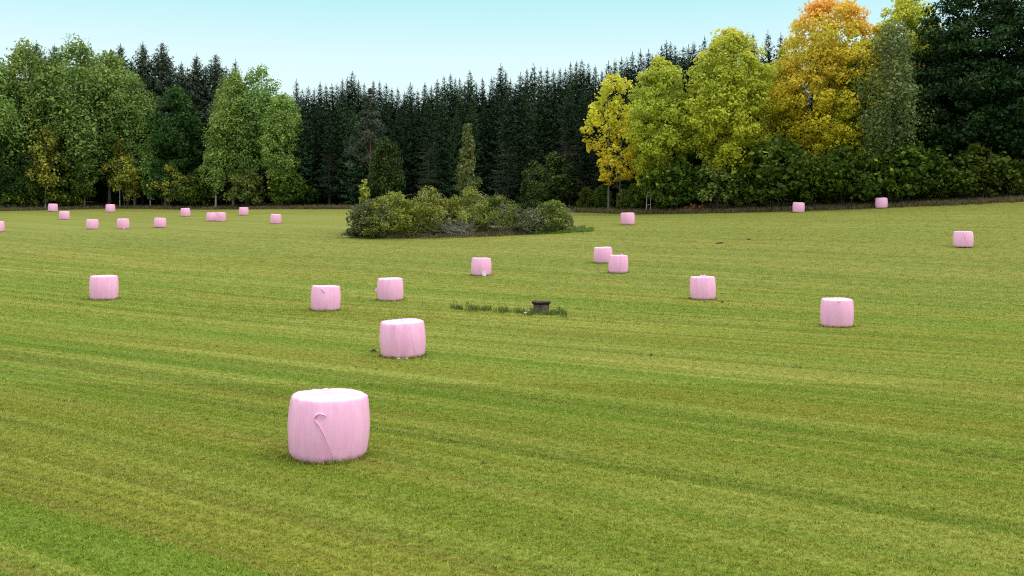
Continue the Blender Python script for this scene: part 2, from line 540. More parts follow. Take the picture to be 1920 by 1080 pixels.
# ------------------------------------------------------------------ instancing of blades for uncountable grass
HIDDEN = {}
def tuft_collection(name, mats, n_var, blades, radius, h0, h1, w, lean, seed):
    c = bpy.data.collections.new(name)
    for k in range(n_var):
        rng = np.random.default_rng(seed + k)
        mb = MB()
        V = []
        for b in range(blades):
            p = rng.normal(0, radius * .5, 2)
            h = rng.uniform(h0, h1)
            a = rng.uniform(0, 2 * np.pi)
            ln = rng.uniform(.1, lean) * h
            d = np.array([math.cos(a), math.sin(a)])
            s = np.array([-d[1], d[0]]) * w * rng.uniform(.6, 1.4) / 2
            mid, top = p + d * ln * .4, p + d * ln
            V += [(*(p - s), -.01), (*(p + s), -.01), (*(mid + s * .8), h * .6), (*(mid - s * .8), h * .6)]
            V += [(*(mid - s * .8), h * .6), (*(mid + s * .8), h * .6), (*(top + s * .15), h), (*(top - s * .15), h)]
        mb.quads(V, np.arange(len(V)).reshape(-1, 4))
        me = mb.mesh(name, mats)
        o = bpy.data.objects.new(name, me)
        c.objects.link(o)
    return c
def scatter(name, P, coll, smin, smax, seed):
    """a point mesh whose geometry nodes put one tuft on each point"""
    me = bpy.data.meshes.new(name)
    me.vertices.add(len(P))
    me.vertices.foreach_set('co', np.asarray(P, np.float32).ravel())
    o = link(name, me)
    t = bpy.data.node_groups.new(name + '_scatter', 'GeometryNodeTree')
    t.interface.new_socket('Geometry', in_out='INPUT', socket_type='NodeSocketGeometry')
    t.interface.new_socket('Geometry', in_out='OUTPUT', socket_type='NodeSocketGeometry')
    N, L = t.nodes, t.links
    gi, go = N.new('NodeGroupInput'), N.new('NodeGroupOutput')
    m2p = N.new('GeometryNodeMeshToPoints')
    ci = N.new('GeometryNodeCollectionInfo')
    ci.inputs['Collection'].default_value = coll
    ci.inputs['Separate Children'].default_value = True
    ci.inputs['Reset Children'].default_value = True
    iop = N.new('GeometryNodeInstanceOnPoints')
    iop.inputs['Pick Instance'].default_value = True
    rv = N.new('FunctionNodeRandomValue'); rv.data_type = 'FLOAT'
    rv.inputs[2].default_value, rv.inputs[3].default_value = smin, smax
    rv.inputs['Seed'].default_value = seed
    ra = N.new('FunctionNodeRandomValue'); ra.data_type = 'FLOAT_VECTOR'
    ra.inputs[0].default_value, ra.inputs[1].default_value = (-.15, -.15, 0), (.15, .15, 6.283)
    ra.inputs['Seed'].default_value = seed + 1
    L.new(gi.outputs[0], m2p.inputs[0])
    L.new(m2p.outputs[0], iop.inputs['Points'])
    L.new(ci.outputs[0], iop.inputs['Instance'])
    L.new(rv.outputs[1], iop.inputs['Scale'])
    L.new(ra.outputs[0], iop.inputs['Rotation'])
    L.new(iop.outputs[0], go.inputs[0])
    md = o.modifiers.new('scatter', 'NODES')
    md.node_group = t
    return o
rng = np.random.default_rng(5)
def lattice(Y0, Y1, dens, rng):
    """evenly jittered ground points, so that no bald spots show"""
    g = dens ** -.5
    P = []
    for Y in np.arange(Y0, Y1, g):
        W = .62 * Y + 12
        X = np.arange(-W, W, g)
        P.append(np.stack([X + rng.uniform(-.5, .5, len(X)) * g * 1.3, Y + rng.uniform(-.5, .5, len(X)) * g * 1.3], 1))
    P = np.concatenate(P)
    return np.stack([P[:, 0], P[:, 1], terrain(P[:, 0], P[:, 1])], 1)
def wedge(Y0, Y1, dens, rng, power=1.0):
    """ground points in the camera's field of view (and a margin beside it)"""
    P = []
    A = .60 * (Y1 ** 2 - Y0 ** 2) + 6 * (Y1 - Y0)
    n = int(A * dens)
    Y = np.sqrt(rng.uniform(Y0 ** 2, Y1 ** 2, n))
    X = rng.uniform(-1, 1, n) * (.60 * Y + 3)
    return np.stack([X, Y, terrain(X, Y)], 1)
near = tuft_collection('cut_grass_tuft', M['blade'], 9, 12, .085, .012, .042, .0075, 2.4, 40)
Pn = np.concatenate([lattice(6, 22, 220, rng), lattice(22, 42, 100, rng)])
Pn = Pn[rng.random(len(Pn)) < np.clip((42 - Pn[:, 1]) / 12, 0, 1)]
tag(scatter('grass', Pn, near, .6, 1.25, 3), kind='stuff')
far = tuft_collection('cut_grass_tuft_wide', M['blade'], 6, 16, .26, .015, .045, .02, 2.4, 60)
Pf = lattice(32, 105, 16, rng)
Pf = Pf[rng.random(len(Pf)) < np.clip((Pf[:, 1] - 34) / 5, 0, 1) * np.clip((105 - Pf[:, 1]) / 60, 0, 1)]
tag(scatter('grass', Pf, far, .7, 1.3, 9), kind='stuff')
# uncut tufts dotted over the field
odd = tuft_collection('uncut_grass_tuft', M['weed'], 5, 9, .035, .025, .055, .009, 1.2, 80)
Po = wedge(8, 60, 1.0, rng)
tag(scatter('grass', Po, odd, .5, 1.2, 12), kind='stuff')

# dry tall grass: verge along the forest, ring round the island of bushes
dry = tuft_collection('dry_grass_tuft', M['drygrass'], 6, 16, .32, .25, .75, .05, .9, 100)
Pv = []
for k in range(13000):
    px = rng.uniform(-250, 2150)
    Y = edge_Y(px) + rng.uniform(0, 1) ** 1.3 * 5.0 + rng.normal(0, .35)
    X = (px - 960) / F * Y
    Pv.append((X, Y, float(terrain(X, Y)) + .02))
tag(scatter('dry_grass_verge', Pv, dry, .3, .85, 15), kind='stuff')

# island mound
ISX, ISY, ISA, ISB = -4.6, 91.0, 10.3, 5.2
def island_h(x, y):
    d = ((x - ISX) / ISA) ** 2 + ((y - ISY) / ISB) ** 2
    return np.clip(1.05 - d, 0, 1) * .5
mb = MB()
th = sp(0, 2 * np.pi, 65)[:-1]
rr = sp(0, 1.02, 10)
V = []
for r_ in rr:
    for t_ in th:
        k = r_ * (1 + .05 * math.sin(3 * t_) + .03 * math.sin(7 * t_ + 1))
        x, y = ISX + ISA * k * math.cos(t_), ISY + ISB * k * math.sin(t_)
        V.append((x, y, float(terrain(x, y)) + .03 + float(island_h(x, y))))
Q = [(a_ * 64 + b_, a_ * 64 + (b_ + 1) % 64, (a_ + 1) * 64 + (b_ + 1) % 64, (a_ + 1) * 64 + b_) for a_ in range(9) for b_ in range(64)]
mb.quads(V, Q)
tag(link('ground_mound', mb.mesh('ground_mound', M['mound'], True)), kind='structure')
Pi = []
for k in range(3600):
    t_ = rng.uniform(0, 2 * np.pi)
    r_ = rng.uniform(.62, 1.03) + (.1 * rng.random() if rng.random() < .2 else 0)
    x, y = ISX + ISA * r_ * math.cos(t_), ISY + ISB * r_ * math.sin(t_)
    Pi.append((x, y, float(terrain(x, y)) + float(island_h(x, y)) + .02))
straw = tuft_collection('straw_grass_tuft', M['straw'], 6, 16, .32, .12, .5, .05, 1.0, 110)
tag(scatter('dry_grass_fringe', Pi, straw, .35, .9, 18), kind='stuff')
M['lush'] = leaf_mat('lush_grass_blades', (.10, .19, .022), (.17, .28, .04), trans=.35)
lush = tuft_collection('lush_grass_tuft', M['lush'], 5, 14, .2, .12, .34, .03, .9, 120)
Pl = []
for k in range(420):
    px, py = rng.uniform(1000, 1112), rng.uniform(434, 441)
    py -= (px - 1000) * .06
    X, Y = ray_hit(px, py)
    Pl.append((X, Y, float(terrain(X, Y))))
for k in range(200):
    X, Y = ray_hit(rng.uniform(672, 730), rng.uniform(437, 441))
    Pl.append((X, Y, float(terrain(X, Y))))
tag(scatter('lush_grass_fringe', Pl, lush, .5, 1.0, 21), kind='stuff')

# ------------------------------------------------------------------ trees
def env_profile(kind, t):
    """crown radius fraction by height fraction t (0 bottom .. 1 top)"""
    t = np.asarray(t, float)
    if kind == 'oval':   return np.sin(np.pi * np.clip(t * .92 + .06, 0, 1)) ** .6
    if kind == 'aspen':  return np.clip(np.minimum(1.0, .5 + t * 1.5) * (1 - t ** 4.6) ** .6, .05, 1)
    if kind == 'birch':  return np.clip(np.minimum(1.0, .6 + t * 1.4) * (1 - t ** 2.8) ** .7, .05, 1)
    if kind == 'dome':   return np.clip((1 - t ** 2.4) ** .55 * np.minimum(1, .75 + t), .05, 1)
    if kind == 'column': return np.clip(np.minimum(1, .6 + t * 2) * (1 - t ** 4) ** .6, .05, 1)
    if kind == 'spindle':return np.clip(np.minimum(1, .35 + t * 2.4) * (1 - t ** 1.6) ** .9, .06, 1)
    return np.ones_like(t)

def crown(rng, prof, H0, H1, Rad, n_clumps, rc, per, size, droop=0.0, lobes=.25, shell=.5, squash=.8, tilt=(0, 0)):
    """leaf clumps spread through an uneven envelope"""
    mb = MB()
    ph = rng.uniform(0, 6.28, 6)
    cen = []
    while len(cen) < n_clumps:
        t = rng.random()
        if rng.random() > env_profile(prof, t) ** 1.2 + .05:
            continue
        a = rng.uniform(0, 6.283)
        lob = 1 + lobes * (.5 * math.sin(2 * a + ph[0] + 3 * t) + .35 * math.sin(3 * a + ph[1] - 7 * t) + .4 * math.sin(9 * t + ph[2] + a))
        r = Rad * env_profile(prof, t) * lob * rng.uniform(shell, 1.0) ** .6 if rng.random() < .8 else Rad * env_profile(prof, t) * rng.uniform(.05, .7)
        r = max(0.0, r - rc * .35)
        z = H0 + (H1 - H0) * t
        cen.append((r * math.cos(a) + tilt[0] * t, r * math.sin(a) + tilt[1] * t, z))
    cen.append((tilt[0], tilt[1], H1 - rc * .5))
    cen = np.array(cen)
    for c in cen:
        k = int(per * rng.uniform(.6, 1.4))
        d = vnorm(rng.normal(size=(k, 3)))
        rad = rc * rng.uniform(.65, 1.35)
        sh = rng.uniform(.35, 1.05, (k, 1)) ** .7
        off = d * rad * sh * np.array([1, 1, squash])
        if droop:
            hang = rng.random(k) ** 2 * droop
            off[:, 2] -= hang
        N = d * .7 + rng.normal(size=(k, 3)) * .55 + np.array([0, 0, .35])
        P_ = c + off
        P_[:, 2] = np.maximum(P_[:, 2], .15)
        mb.leaves(P_, N, size * rng.uniform(.75, 1.2) * rng.uniform(.45, 1.45, k), rng, attr=float(rng.random()))
    return mb, cen

def trunk_mb(rng, H0, Htop, r0, cen, n_limb, lean=.02, stems=1, spread=.3):
    mb = MB()
    for s in range(stems):
        bx, by = (rng.normal(0, spread, 2) if stems > 1 else (0, 0))
        if stems == 2:
            bx, by = (-spread, spread)[s], 0
        k = 9
        zs = sp(-.3, Htop * (.95 if s == 0 else .85), k)
        wob = np.cumsum(rng.normal(0, lean * Htop / k, (k, 2)), 0)
        fan = np.linspace(0, 1, k)[:, None] ** .8 * np.array([bx, by]) * (2.5 if stems > 2 else 0)
        pts = np.concatenate([wob + np.array([bx, by]) + fan, zs[:, None]], 1)
        mb.tube(pts, np.linspace(r0, r0 * .12, k) * np.where(np.arange(k) == 0, 1.25, 1), 7)
        if n_limb and len(cen):
            for c in cen[rng.permutation(len(cen))[:n_limb]]:
                zb = np.clip(c[2] - rng.uniform(.12, .3) * Htop * .6, H0 * .75, Htop * .85)
                p0 = np.array([np.interp(zb, zs, pts[:, q]) for q in range(3)])
                mid = (p0 + c) / 2 + np.array([0, 0, .1 * np.linalg.norm(c - p0)]) + rng.normal(0, .12, 3)
                rb = max(.02, r0 * .35 * (1 - zb / Htop))
                mb.tube([p0, mid, c], [rb, rb * .65, rb * .25], 5)
    return mb

def broadleaf(name, seed, leafm, barkm, prof, H, base, Rad, n, rc, per, size, droop=0., r0=None, limbs=14, stems=1, lobes=.25, squash=.8, lean=.015, tilt=(0, 0), parts=('trunk', 'crown'), spread=.3):
    rng = np.random.default_rng(seed)
    cm, cen = crown(rng, prof, base, H, Rad, n, rc, per, size, droop, lobes, .5, squash, tilt)
    tm = trunk_mb(rng, base, H, r0 or H * .011, cen, limbs, lean, stems, spread)
    return dict(name=name, crown=cm.mesh('crown', M[leafm]), trunk=tm.mesh('trunk', M[barkm], True), H=H, parts=parts)

def conifer(seed, H, Rad, base, mat, bare=0.0, whorl=.42, dens=1.0, barkm='darkbark', size=.42, ragged=.42, name='spruce_tree'):
    """spruce: whorls of drooping boughs, each bough a fan of hanging needle sprays; bare = fraction of height with dead grey twigs"""
    rng = np.random.default_rng(seed)
    cm, tm = MB(), MB()
    pts = np.concatenate([np.cumsum(rng.normal(0, .02, (8, 2)), 0), sp(-.3, H, 8)[:, None]], 1)
    pts[0, :2] = 0
    tm.tube(pts, np.linspace(H * .0105, .015, 8), 7)
    z = base
    while z < H - .25:
        t = (z - base) / (H - base)
        L0 = Rad * ((1 - t) ** .78) * min(1, .62 + t * 2.6) + .10
        nb = max(6, int((6 + 4 * (1 - t)) * dens))
        a0 = rng.uniform(0, 6.28)
        tip = min(1.0, .38 + (1 - t) * 3.5)
        dead = z < H * bare * rng.uniform(.75, 1.1)
        for b in range(nb):
            a = a0 + b * 6.283 / nb + rng.normal(0, .25)
            L = L0 * rng.uniform(1 - ragged, 1 + ragged * .6)
            slope = .42 - .75 * (1 - t) + rng.normal(0, .12)
            d = np.array([math.cos(a), math.sin(a), 0])
            s = np.array([-d[1], d[0], 0])
            zz = z + rng.normal(0, .12)
            if dead:
                end = d * L * .8 + np.array([0, 0, zz + slope * L * .6])
                tm.tube([(0, 0, zz), end * .6 + np.array([0, 0, zz * .4 + .05]), end], [.028, .018, .006], 4, mi=1)
                if rng.random() < .6:
                    continue
            k = max(4, int(L / .11))
            u = (np.arange(k) + rng.random(k)) / k
            u = .12 + .88 * u
            C = d * (u * L)[:, None]
            C[:, 2] = zz + slope * u * L + .22 * L * u ** 3
            w = .34 * L * (1 - u * .75) * rng.uniform(-1, 1, k)
            C = C + s * w[:, None]
            C[:, 2] -= np.abs(w) * .25 + rng.uniform(0, .14, k)
            U = d[None] * .8 + s[None] * np.sign(w)[:, None] * .7 + np.array([0, 0, -.35]) + rng.normal(0, .22, (k, 3))
            N = np.array([0, 0, 1.0]) * .8 + d[None] * .4 + rng.normal(0, .4, (k, 3))
            cm.leaves(C, N, tip * size * rng.uniform(.65, 1.4, k) * (.75 + .25 * (1 - t)), rng, aspect=.42, attr=float(rng.random()), U=U)
            # hanging secondary sprays
            kk = max(1, k // 2)
            uu = rng.uniform(.2, 1, kk)
            C2 = d * (uu * L)[:, None] + s * rng.normal(0, .12 * L, (kk, 1))
            C2[:, 2] = zz + slope * uu * L + .22 * L * uu ** 3 - rng.uniform(.1, .34, kk) * tip
            U2 = np.array([0, 0, -1.0]) + rng.normal(0, .3, (kk, 3))
            cm.leaves(C2, d[None] + rng.normal(0, .5, (kk, 3)), tip * size * rng.uniform(.6, 1.2, kk) * (.7 + .3 * (1 - t)), rng, aspect=.34, attr=float(rng.random()), U=U2)
        z += whorl * rng.uniform(.7, 1.3) * (.38 + .62 * (1 - t))
    # leader
    C = np.array([(0, 0, H - .25 + .12 * q) for q in range(4)])
    cm.leaves(C, rng.normal(size=(4, 3)) * np.array([1, 1, .1]), .34, rng, aspect=.22, U=np.tile([0, 0, 1.0], (4, 1)))
    return dict(name=name, crown=cm.mesh('crown', mat), trunk=tm.mesh('trunk', [M[barkm], M['deadtwig']], True), H=H, parts=('trunk', 'crown'))

def pine(seed, H, Rad, base, leafm='pine'):
    rng = np.random.default_rng(seed)
    cm = MB()
    n = 74
    cen = []
    for q in range(n):
        t = rng.random() ** .8
        a = rng.uniform(0, 6.28)
        r = Rad * (1 - t) ** .7 * rng.uniform(.2, 1.0) + .1
        c = np.array([r * math.cos(a), r * math.sin(a), base + (H - base) * t])
        cen.append(c)
    cen.append(np.array([0, 0, H - .3]))
    cen = np.array(cen)
    for c in cen:
        k = int(rng.uniform(70, 130))
        d = vnorm(rng.normal(size=(k, 3)))
        rad = rng.uniform(.55, 1.05) * (1.1 - .75 * max(0, (c[2] - base) / (H - base)) ** 1.5)
        P_ = c + d * rad * rng.uniform(.3, 1, (k, 1)) * np.array([1.2, 1.2, .75])
        cm.leaves(P_, rng.normal(size=(k, 3)) + np.array([0, 0, .4]), rng.uniform(.2, .42, k), rng, aspect=.4, attr=float(rng.random()), U=d + np.array([0, 0, .6]))
    tm = trunk_mb(rng, base, H, H * .0115, cen, 20, .01)
    return dict(name='pine_tree', crown=cm.mesh('crown', M[leafm]), trunk=tm.mesh('trunk', M['pinebark'], True), H=H, parts=('trunk', 'crown'))

def make_thing(p):
    """an Empty at the foot that parents trunk and crown, from a prototype's meshes"""
    e = bpy.data.objects.new(p['name'], None)
    e.empty_display_size = .3
    COL.objects.link(e)
    for nm, key in zip(p['parts'], ('trunk', 'crown')):
        link(nm, p[key], e)
    return e
USED = {}
def plant(p, px, Y, top, label, cat='tree', group=None, rz=None, wide=1.0, zoff=0.0):
    """put a tree of this prototype at photo column px and depth Y so that its top reaches photo row top"""
    k = id(p['crown'])
    if k in USED:
        e = copy_tree(USED[k])
    else:
        e = make_thing(p)
        USED[k] = e
    X, Y, z = at(px, Y)
    Hh = height_to(px, Y, top) - zoff
    s = Hh / p['H']
    e.location = (X, Y, z + zoff)
    e.scale = (s * wide, s * wide, s)
    e.rotation_euler = (0, 0, (px * 1.7 + Y * .9) % 6.283 if rz is None else rz)
    if group is None and 'group' in e.keys():
        del e['group']
    tag(e, label, cat, group)
    return e

# ---- prototypes
S = [conifer(201, 19, 3.2, 1.6, M['spruce'], .22), conifer(202, 20, 2.9, 2.2, M['spruce'], .36, dens=.9),
     conifer(203, 18, 3.3, 1.0, M['sprucelight'], .05, dens=1.1), conifer(204, 21, 3.0, 2.5, M['spruce'], .62, dens=.9, barkm='darkbark'),
     conifer(205, 19, 2.8, 1.5, M['sprucelight'], .18), conifer(206, 17, 3.3, .6, M['spruce'], 0.0, dens=1.1)]
PN = [conifer(221 + q, 19, r_, 4, M['pine'], .05, dens=1.5, barkm='pinebark', size=.52, ragged=.55, whorl=.42, name='pine_tree') for q, r_ in enumerate((3.6, 4.2, 3.3))]
redpine = pine(224, 17.4, 4.3, 5.2, 'pinegrey')
BG = 'birch trees along the left forest edge'
CG = 'spruces of the forest wall'
PG = 'pines behind the left birches'

# ---- left forest edge
def e_(px, d):
    return edge_Y(px) + d
birchA = broadleaf('birch_tree', 301, 'birchlight', 'birchbark', 'birch', 20, 4.6, 4.3, 220, 1.0, 105, .33, droop=1.3, lobes=.2, squash=1.0)
birchB = broadleaf('birch_tree', 302, 'birch', 'birchbark', 'birch', 20, 5.3, 5.4, 290, 1.05, 105, .33, droop=1.4, lobes=.22, squash=1.0)
birchC = broadleaf('birch_tree', 303, 'birch', 'birchbark', 'dome', 19, 5.0, 4.5, 230, 1.0, 105, .33, droop=1.0, lobes=.22)
birchD = broadleaf('birch_tree', 304, 'birchlight', 'birchbark', 'aspen', 19, 4.0, 3.9, 210, .95, 105, .33, droop=.9, lobes=.2)
smallA = broadleaf('birch_tree', 311, 'birchyellow', 'birchbark', 'birch', 9.5, 3.0, 1.9, 48, .6, 60, .30, droop=.8, lobes=.4)
smallB = broadleaf('birch_tree', 312, 'birchlight', 'birchbark', 'spindle', 11, 2.4, 1.9, 56, .6, 60, .30, droop=.8, lobes=.4)
darkA = broadleaf('oak_tree', 321, 'darkleaf', 'darkbark', 'dome', 15, 1.2, 4.3, 210, 1.05, 95, .34, lobes=.2)
darkB = broadleaf('oak_tree', 322, 'darkleaf', 'darkbark', 'oval', 11, 1.0, 3.4, 95, .95, 90, .32, lobes=.3)
hazel = [broadleaf('hazel_bush', 331 + q, m_, 'greybark', 'dome', 5, .9, 2.9, 80, .7, 55, .36, lobes=.3, stems=4, r0=.05, limbs=5, parts=('stems', 'foliage'))
         for q, m_ in enumerate(('hazel', 'hazel', 'bushgreen'))]
yhazel = broadleaf('hazel_bush', 338, 'birchyellow', 'greybark', 'oval', 6, 1.2, 2.0, 46, .65, 60, .28, lobes=.4, stems=3, r0=.05, limbs=5, parts=('stems', 'foliage'))

plant(birchB, -30, e_(-30, 6), 82, 'green birch cut off by the left border of the photo', group=BG, rz=1)
plant(birchA, 48, e_(48, 7), 76, 'pale green birch whose flat-topped crown is the second from the left border', group=BG, rz=2.2)
plant(birchB, 142, e_(142, 6), 74, 'tallest and broadest light green birch of the left edge, pointed top', group=BG, rz=4, wide=1.1)
plant(birchD, 205, e_(205, 8), 100, 'light green birch leaning on the right shoulder of the tallest left birch', group=BG, rz=.4)
plant(birchC, 252, e_(252, 7), 135, 'rounded olive birch with yellow flecks below the paired pine tops', group=BG, rz=3)
plant(birchA, 438, e_(438, 6), 130, 'olive birch with yellow flecks, left half of the clump before the spruce wall', group=BG, rz=5, wide=.95)
plant(birchC, 492, e_(492, 8), 122, 'green birch with the loose open top in the clump before the spruce wall', group=BG, rz=1.2)
plant(birchD, 530, e_(530, 5), 178, 'green birch with drooping outer twigs, last before the spruce wall', group=BG, rz=2.6)
plant(smallB, 405, e_(405, 2.5), 215, 'slim bright green young birch standing before the olive birch', group='young birches at the field edge', rz=.5)
plant(smallA, 85, e_(72, 3), 238, 'small yellowing birch with a bare white trunk, near the left border', group='young birches at the field edge', rz=.5)
plant(smallA, 225, e_(225, 3), 262, 'small yellow birch low in the shade under the rounded olive birch', group='young birches at the field edge', rz=3.5)
plant(smallB, 158, e_(158, 3.5), 245, 'slim green young birch below the tallest left birch', group='young birches at the field edge', rz=2.1)
plant(smallB, 282, e_(282, 3.5), 258, 'slim green young birch beside the small yellow birch', group='young birches at the field edge', rz=4.4)
plant(darkA, 330, e_(330, 7), 165, 'round dark green broadleaf tree between two birch clumps', rz=.3, wide=.95)
plant(darkB, 20, e_(20, 4), 228, 'low dark green broadleaf tree at the left border', rz=1.6, wide=.9)
plant(darkB, 200, e_(200, 10), 225, 'dark green tree filling the gap under the birch crowns', rz=4.6)
plant(darkB, 100, e_(100, 11), 210, 'dark green tree deep behind the small yellowing birch', rz=3.1)
plant(darkA, 470, e_(470, 11), 205, 'dark broadleaf tree deep inside the clump before the spruce wall', rz=2.2)
plant(hazel[0], 125, e_(125, 3), 325, 'green hazel bush under the tallest left birch', 'bush', 'hazel bushes at the forest foot')
plant(yhazel, 240, e_(240, 3.2), 296, 'yellow hazel bush low at the foot of the left forest', 'bush', 'hazel bushes at the forest foot')
plant(yhazel, 315, e_(315, 3), 312, 'yellow-tipped hazel bush below the round dark tree', 'bush', 'hazel bushes at the forest foot', rz=2)
plant(hazel[1], 375, e_(375, 3.4), 318, 'green hazel bush right of the round dark tree', 'bush', 'hazel bushes at the forest foot')
plant(hazel[2], 465, e_(465, 3.2), 320, 'olive hazel bush under the birch clump before the spruce wall', 'bush', 'hazel bushes at the forest foot')
plant(hazel[1], 545, e_(545, 3.6), 318, 'green hazel bush at the right foot of the last birch', 'bush', 'hazel bushes at the forest foot', rz=3)
plant(hazel[0], 45, e_(45, 3.6), 330, 'green hazel bush near the left border', 'bush', 'hazel bushes at the forest foot', rz=4)

for q, (px, d, top, lab) in enumerate([
        (68, 16, 78, 'dark pine top peeping out between the first two left birches'), (102, 18, 86, 'low dark pine top left of the tallest left birch'),
        (226, 16, 84, 'dark pine top right of the tallest left birch'), (268, 14, 80, 'left one of the paired tall pine tops'),
        (305, 13, 80, 'right one of the paired tall pine tops'), (246, 20, 112, 'dim pine between the paired pine tops and the tall birch'),
        (368, 14, 103, 'pine with a broad top left of the notch before the olive birch'), (405, 15, 102, 'slender pine right beside the broad-topped pine'),
        (340, 18, 118, 'short pine in the dip between the paired tops and the broad-topped pine')]):
    plant(PN[q % 3], px, e_(px, d), top, lab, group=PG)
for px, top in ((243, 128), (287, 122), (322, 118), (352, 128), (386, 124), (424, 126), (200, 130), (150, 140)):
    plant(S[(px // 7) % 6], px, e_(px, 21), top, 'dim dark spruce filling the gaps behind the left pines', group='spruces behind the left pines', wide=1.2)
plant(S[0], 441, e_(441, 17), 112, 'single thin spruce tip behind the olive birch', group=None)

# ---- spruce wall in the middle
tops = [(556, 150), (578, 163), (600, 154), (622, 158), (642, 149), (661, 136), (683, 158), (700, 151), (724, 156), (746, 164), (770, 157), (797, 155),
        (820, 150), (845, 139), (862, 148), (881, 134), (905, 147), (939, 121), (957, 148), (976, 138), (1000, 121), (1026, 127), (1050, 129), (1070, 119),
        (1091, 114), (1116, 124), (1141, 117), (1165, 109), (1186, 100), (1216, 94), (1232, 100), (1249, 78), (1266, 86), (1281, 90), (1301, 80), (1321, 69), (1346, 80)]
special = {556: 'spruce at the left end of the spruce wall, next to the last birch', 661: 'sharp spruce spire left of the red-trunked pine, higher than its neighbours',
           845: 'spruce spire above the slim birch of the bush island', 939: 'tallest spruce of the middle wall, straight above the grey branch heap',
           1000: 'tall ragged spruce right of the tallest middle one', 1186: 'spruce tip just above the first yellow aspen',
           1249: 'tall spruce spire above the yellow-green aspen', 1321: 'highest spruce tip, left of the gold-green aspen top'}
for q, (px, top) in enumerate(tops):
    plant(S[(q * 5 + q // 3) % 6], px, e_(px, 15 + (q * 7 % 5) * 1.3), top, special.get(px, 'dark spruce in the skyline row of the spruce wall'), group=CG, wide=.95 + (q * 11 % 7) * .06)
rngf = np.random.default_rng(77)
for q in range(len(tops) - 1):
    (pa, ta), (pb, tb) = tops[q], tops[q + 1]
    plant(S[(q * 7 + 2) % 6], (pa + pb) / 2, e_((pa + pb) / 2, 19 + q % 4), (ta + tb) / 2 + rngf.uniform(-3, 17), 'dark spruce in the skyline row of the spruce wall', group=CG)
for px, top in ((1375, 92), (1400, 78), (1412, 64), (1440, 59), (1464, 63), (1490, 75)):
    plant(S[px % 6], px, e_(px, 20), top, 'dark spruce tip showing over the broad gold-green aspen', group=CG)
front = [(572, 6, 205), (596, 9, 190), (618, 7, 215), (640, 10, 178), (664, 8, 200), (722, 10, 185), (745, 8, 205), (770, 11, 180), (803, 4.5, 178), (830, 10, 180),
         (856, 8, 205), (884, 6, 190), (908, 9, 185), (932, 10, 160), (953, 4.5, 170), (982, 9, 165), (1012, 7, 170), (1040, 9, 160), (1068, 4.5, 165), (1095, 9, 155),
         (1122, 8, 170), (1150, 10, 150), (1180, 11, 150), (1215, 12, 150), (1250, 12, 140)]
fspecial = {803: 'spruce with a pale bare lower trunk between the red-trunked pine and the slim birch', 884: 'slender dark spruce straight behind the slim birch',
            953: 'spruce with dead grey lower twigs below the tallest spruce', 1068: 'spruce with a bare grey trunk above the right end of the bush island'}
for q, (px, d, top) in enumerate(front):
    p = S[{803: 3, 884: 4, 953: 3, 1068: 3}.get(px, (0, 1, 3, 4, 2, 1)[q % 6])]
    plant(p, px, e_(px, d), top, fspecial.get(px, 'dark spruce in the front row of the spruce wall'), group=CG, wide=rngf.uniform(1.0, 1.35))
plant(redpine, 694, e_(694, 3), 166, 'broad grey-green pine with a reddish trunk behind the dark juniper column', rz=.2)

# deep forest: reads as one mass
fc = bpy.data.collections.new('forest_spruce')
for p in (S[0], S[2], S[5]):
    e = bpy.data.objects.new('forest_spruce', p['crown'])
    fc.objects.link(e)
Pd = []
for k in range(900):
    px = rngf.uniform(-350, 2300)
    d = rngf.uniform(20, 62)
    Y = edge_Y(px) + d
    X = (px - 960) / F * Y
    Pd.append((X, Y, float(terrain(X, Y))))
o = scatter('forest', Pd, fc, .78, .95, 33)
tag(o, kind='stuff')

# ---- right forest edge
AG = 'autumn aspens along the right forest edge'
aspA = broadleaf('aspen_tree', 401, 'aspenyellow', 'greybark', 'aspen', 16, 3.4, 3.5, 175, .62, 26, .42, lobes=.25, stems=2, spread=.68, r0=.13)
aspB = broadleaf('aspen_tree', 402, 'aspengreen', 'greybark', 'aspen', 18, 1.8, 4.0, 270, .85, 90, .345, lobes=.16)
aspC = broadleaf('aspen_tree', 403, 'aspengold', 'greybark', 'aspen', 20, 3.4, 5.4, 350, .95, 94, .35, lobes=.2)
aspO = broadleaf('aspen_tree', 404, 'aspenorange', 'greybark', 'aspen', 23, 5.0, 6.2, 440, 1.0, 94, .355, lobes=.2)
aspT = broadleaf('aspen_tree', 405, 'aspengold', 'greybark', 'dome', 24, 7, 5.2, 280, 1.0, 76, .40, lobes=.2)
greyB = broadleaf('birch_tree', 406, 'greybirch', 'birchbark', 'birch', 18, 4.2, 4.1, 190, .85, 90, .28, droop=1.8, lobes=.28, squash=1.1, r0=.2, stems=2, spread=.25)
oakA = broadleaf('oak_tree', 411, 'oak', 'darkbark', 'dome', 24, 3.5, 7.2, 300, 1.35, 140, .37, lobes=.3, squash=.6)
oakB = broadleaf('oak_tree', 412, 'oak', 'darkbark', 'oval', 21, 3.0, 6.6, 260, 1.3, 140, .37, lobes=.3, squash=.6)
plant(aspA, 1152, e_(1152, 3.5), 138, 'yellow aspen with two bare trunks, first on the right side', group=AG, rz=.15)
plant(aspB, 1238, e_(1238, 4), 110, 'yellow-green aspen with leaves down to the ground, beside the yellow one', group=AG, rz=2.0)
plant(aspC, 1370, e_(1370, 5), 60, 'broad gold-green aspen below the orange-topped tree', group=AG, rz=1.0)
plant(aspT, 1468, e_(1468, 11), 92, 'yellow-green aspen half hidden between the broad one and the orange-topped tree', group=AG, rz=4.2, wide=.7)
plant(aspO, 1555, e_(1555, 7), -2, 'tall orange-topped aspen, yellow below', group=AG, rz=.5, wide=1.0)
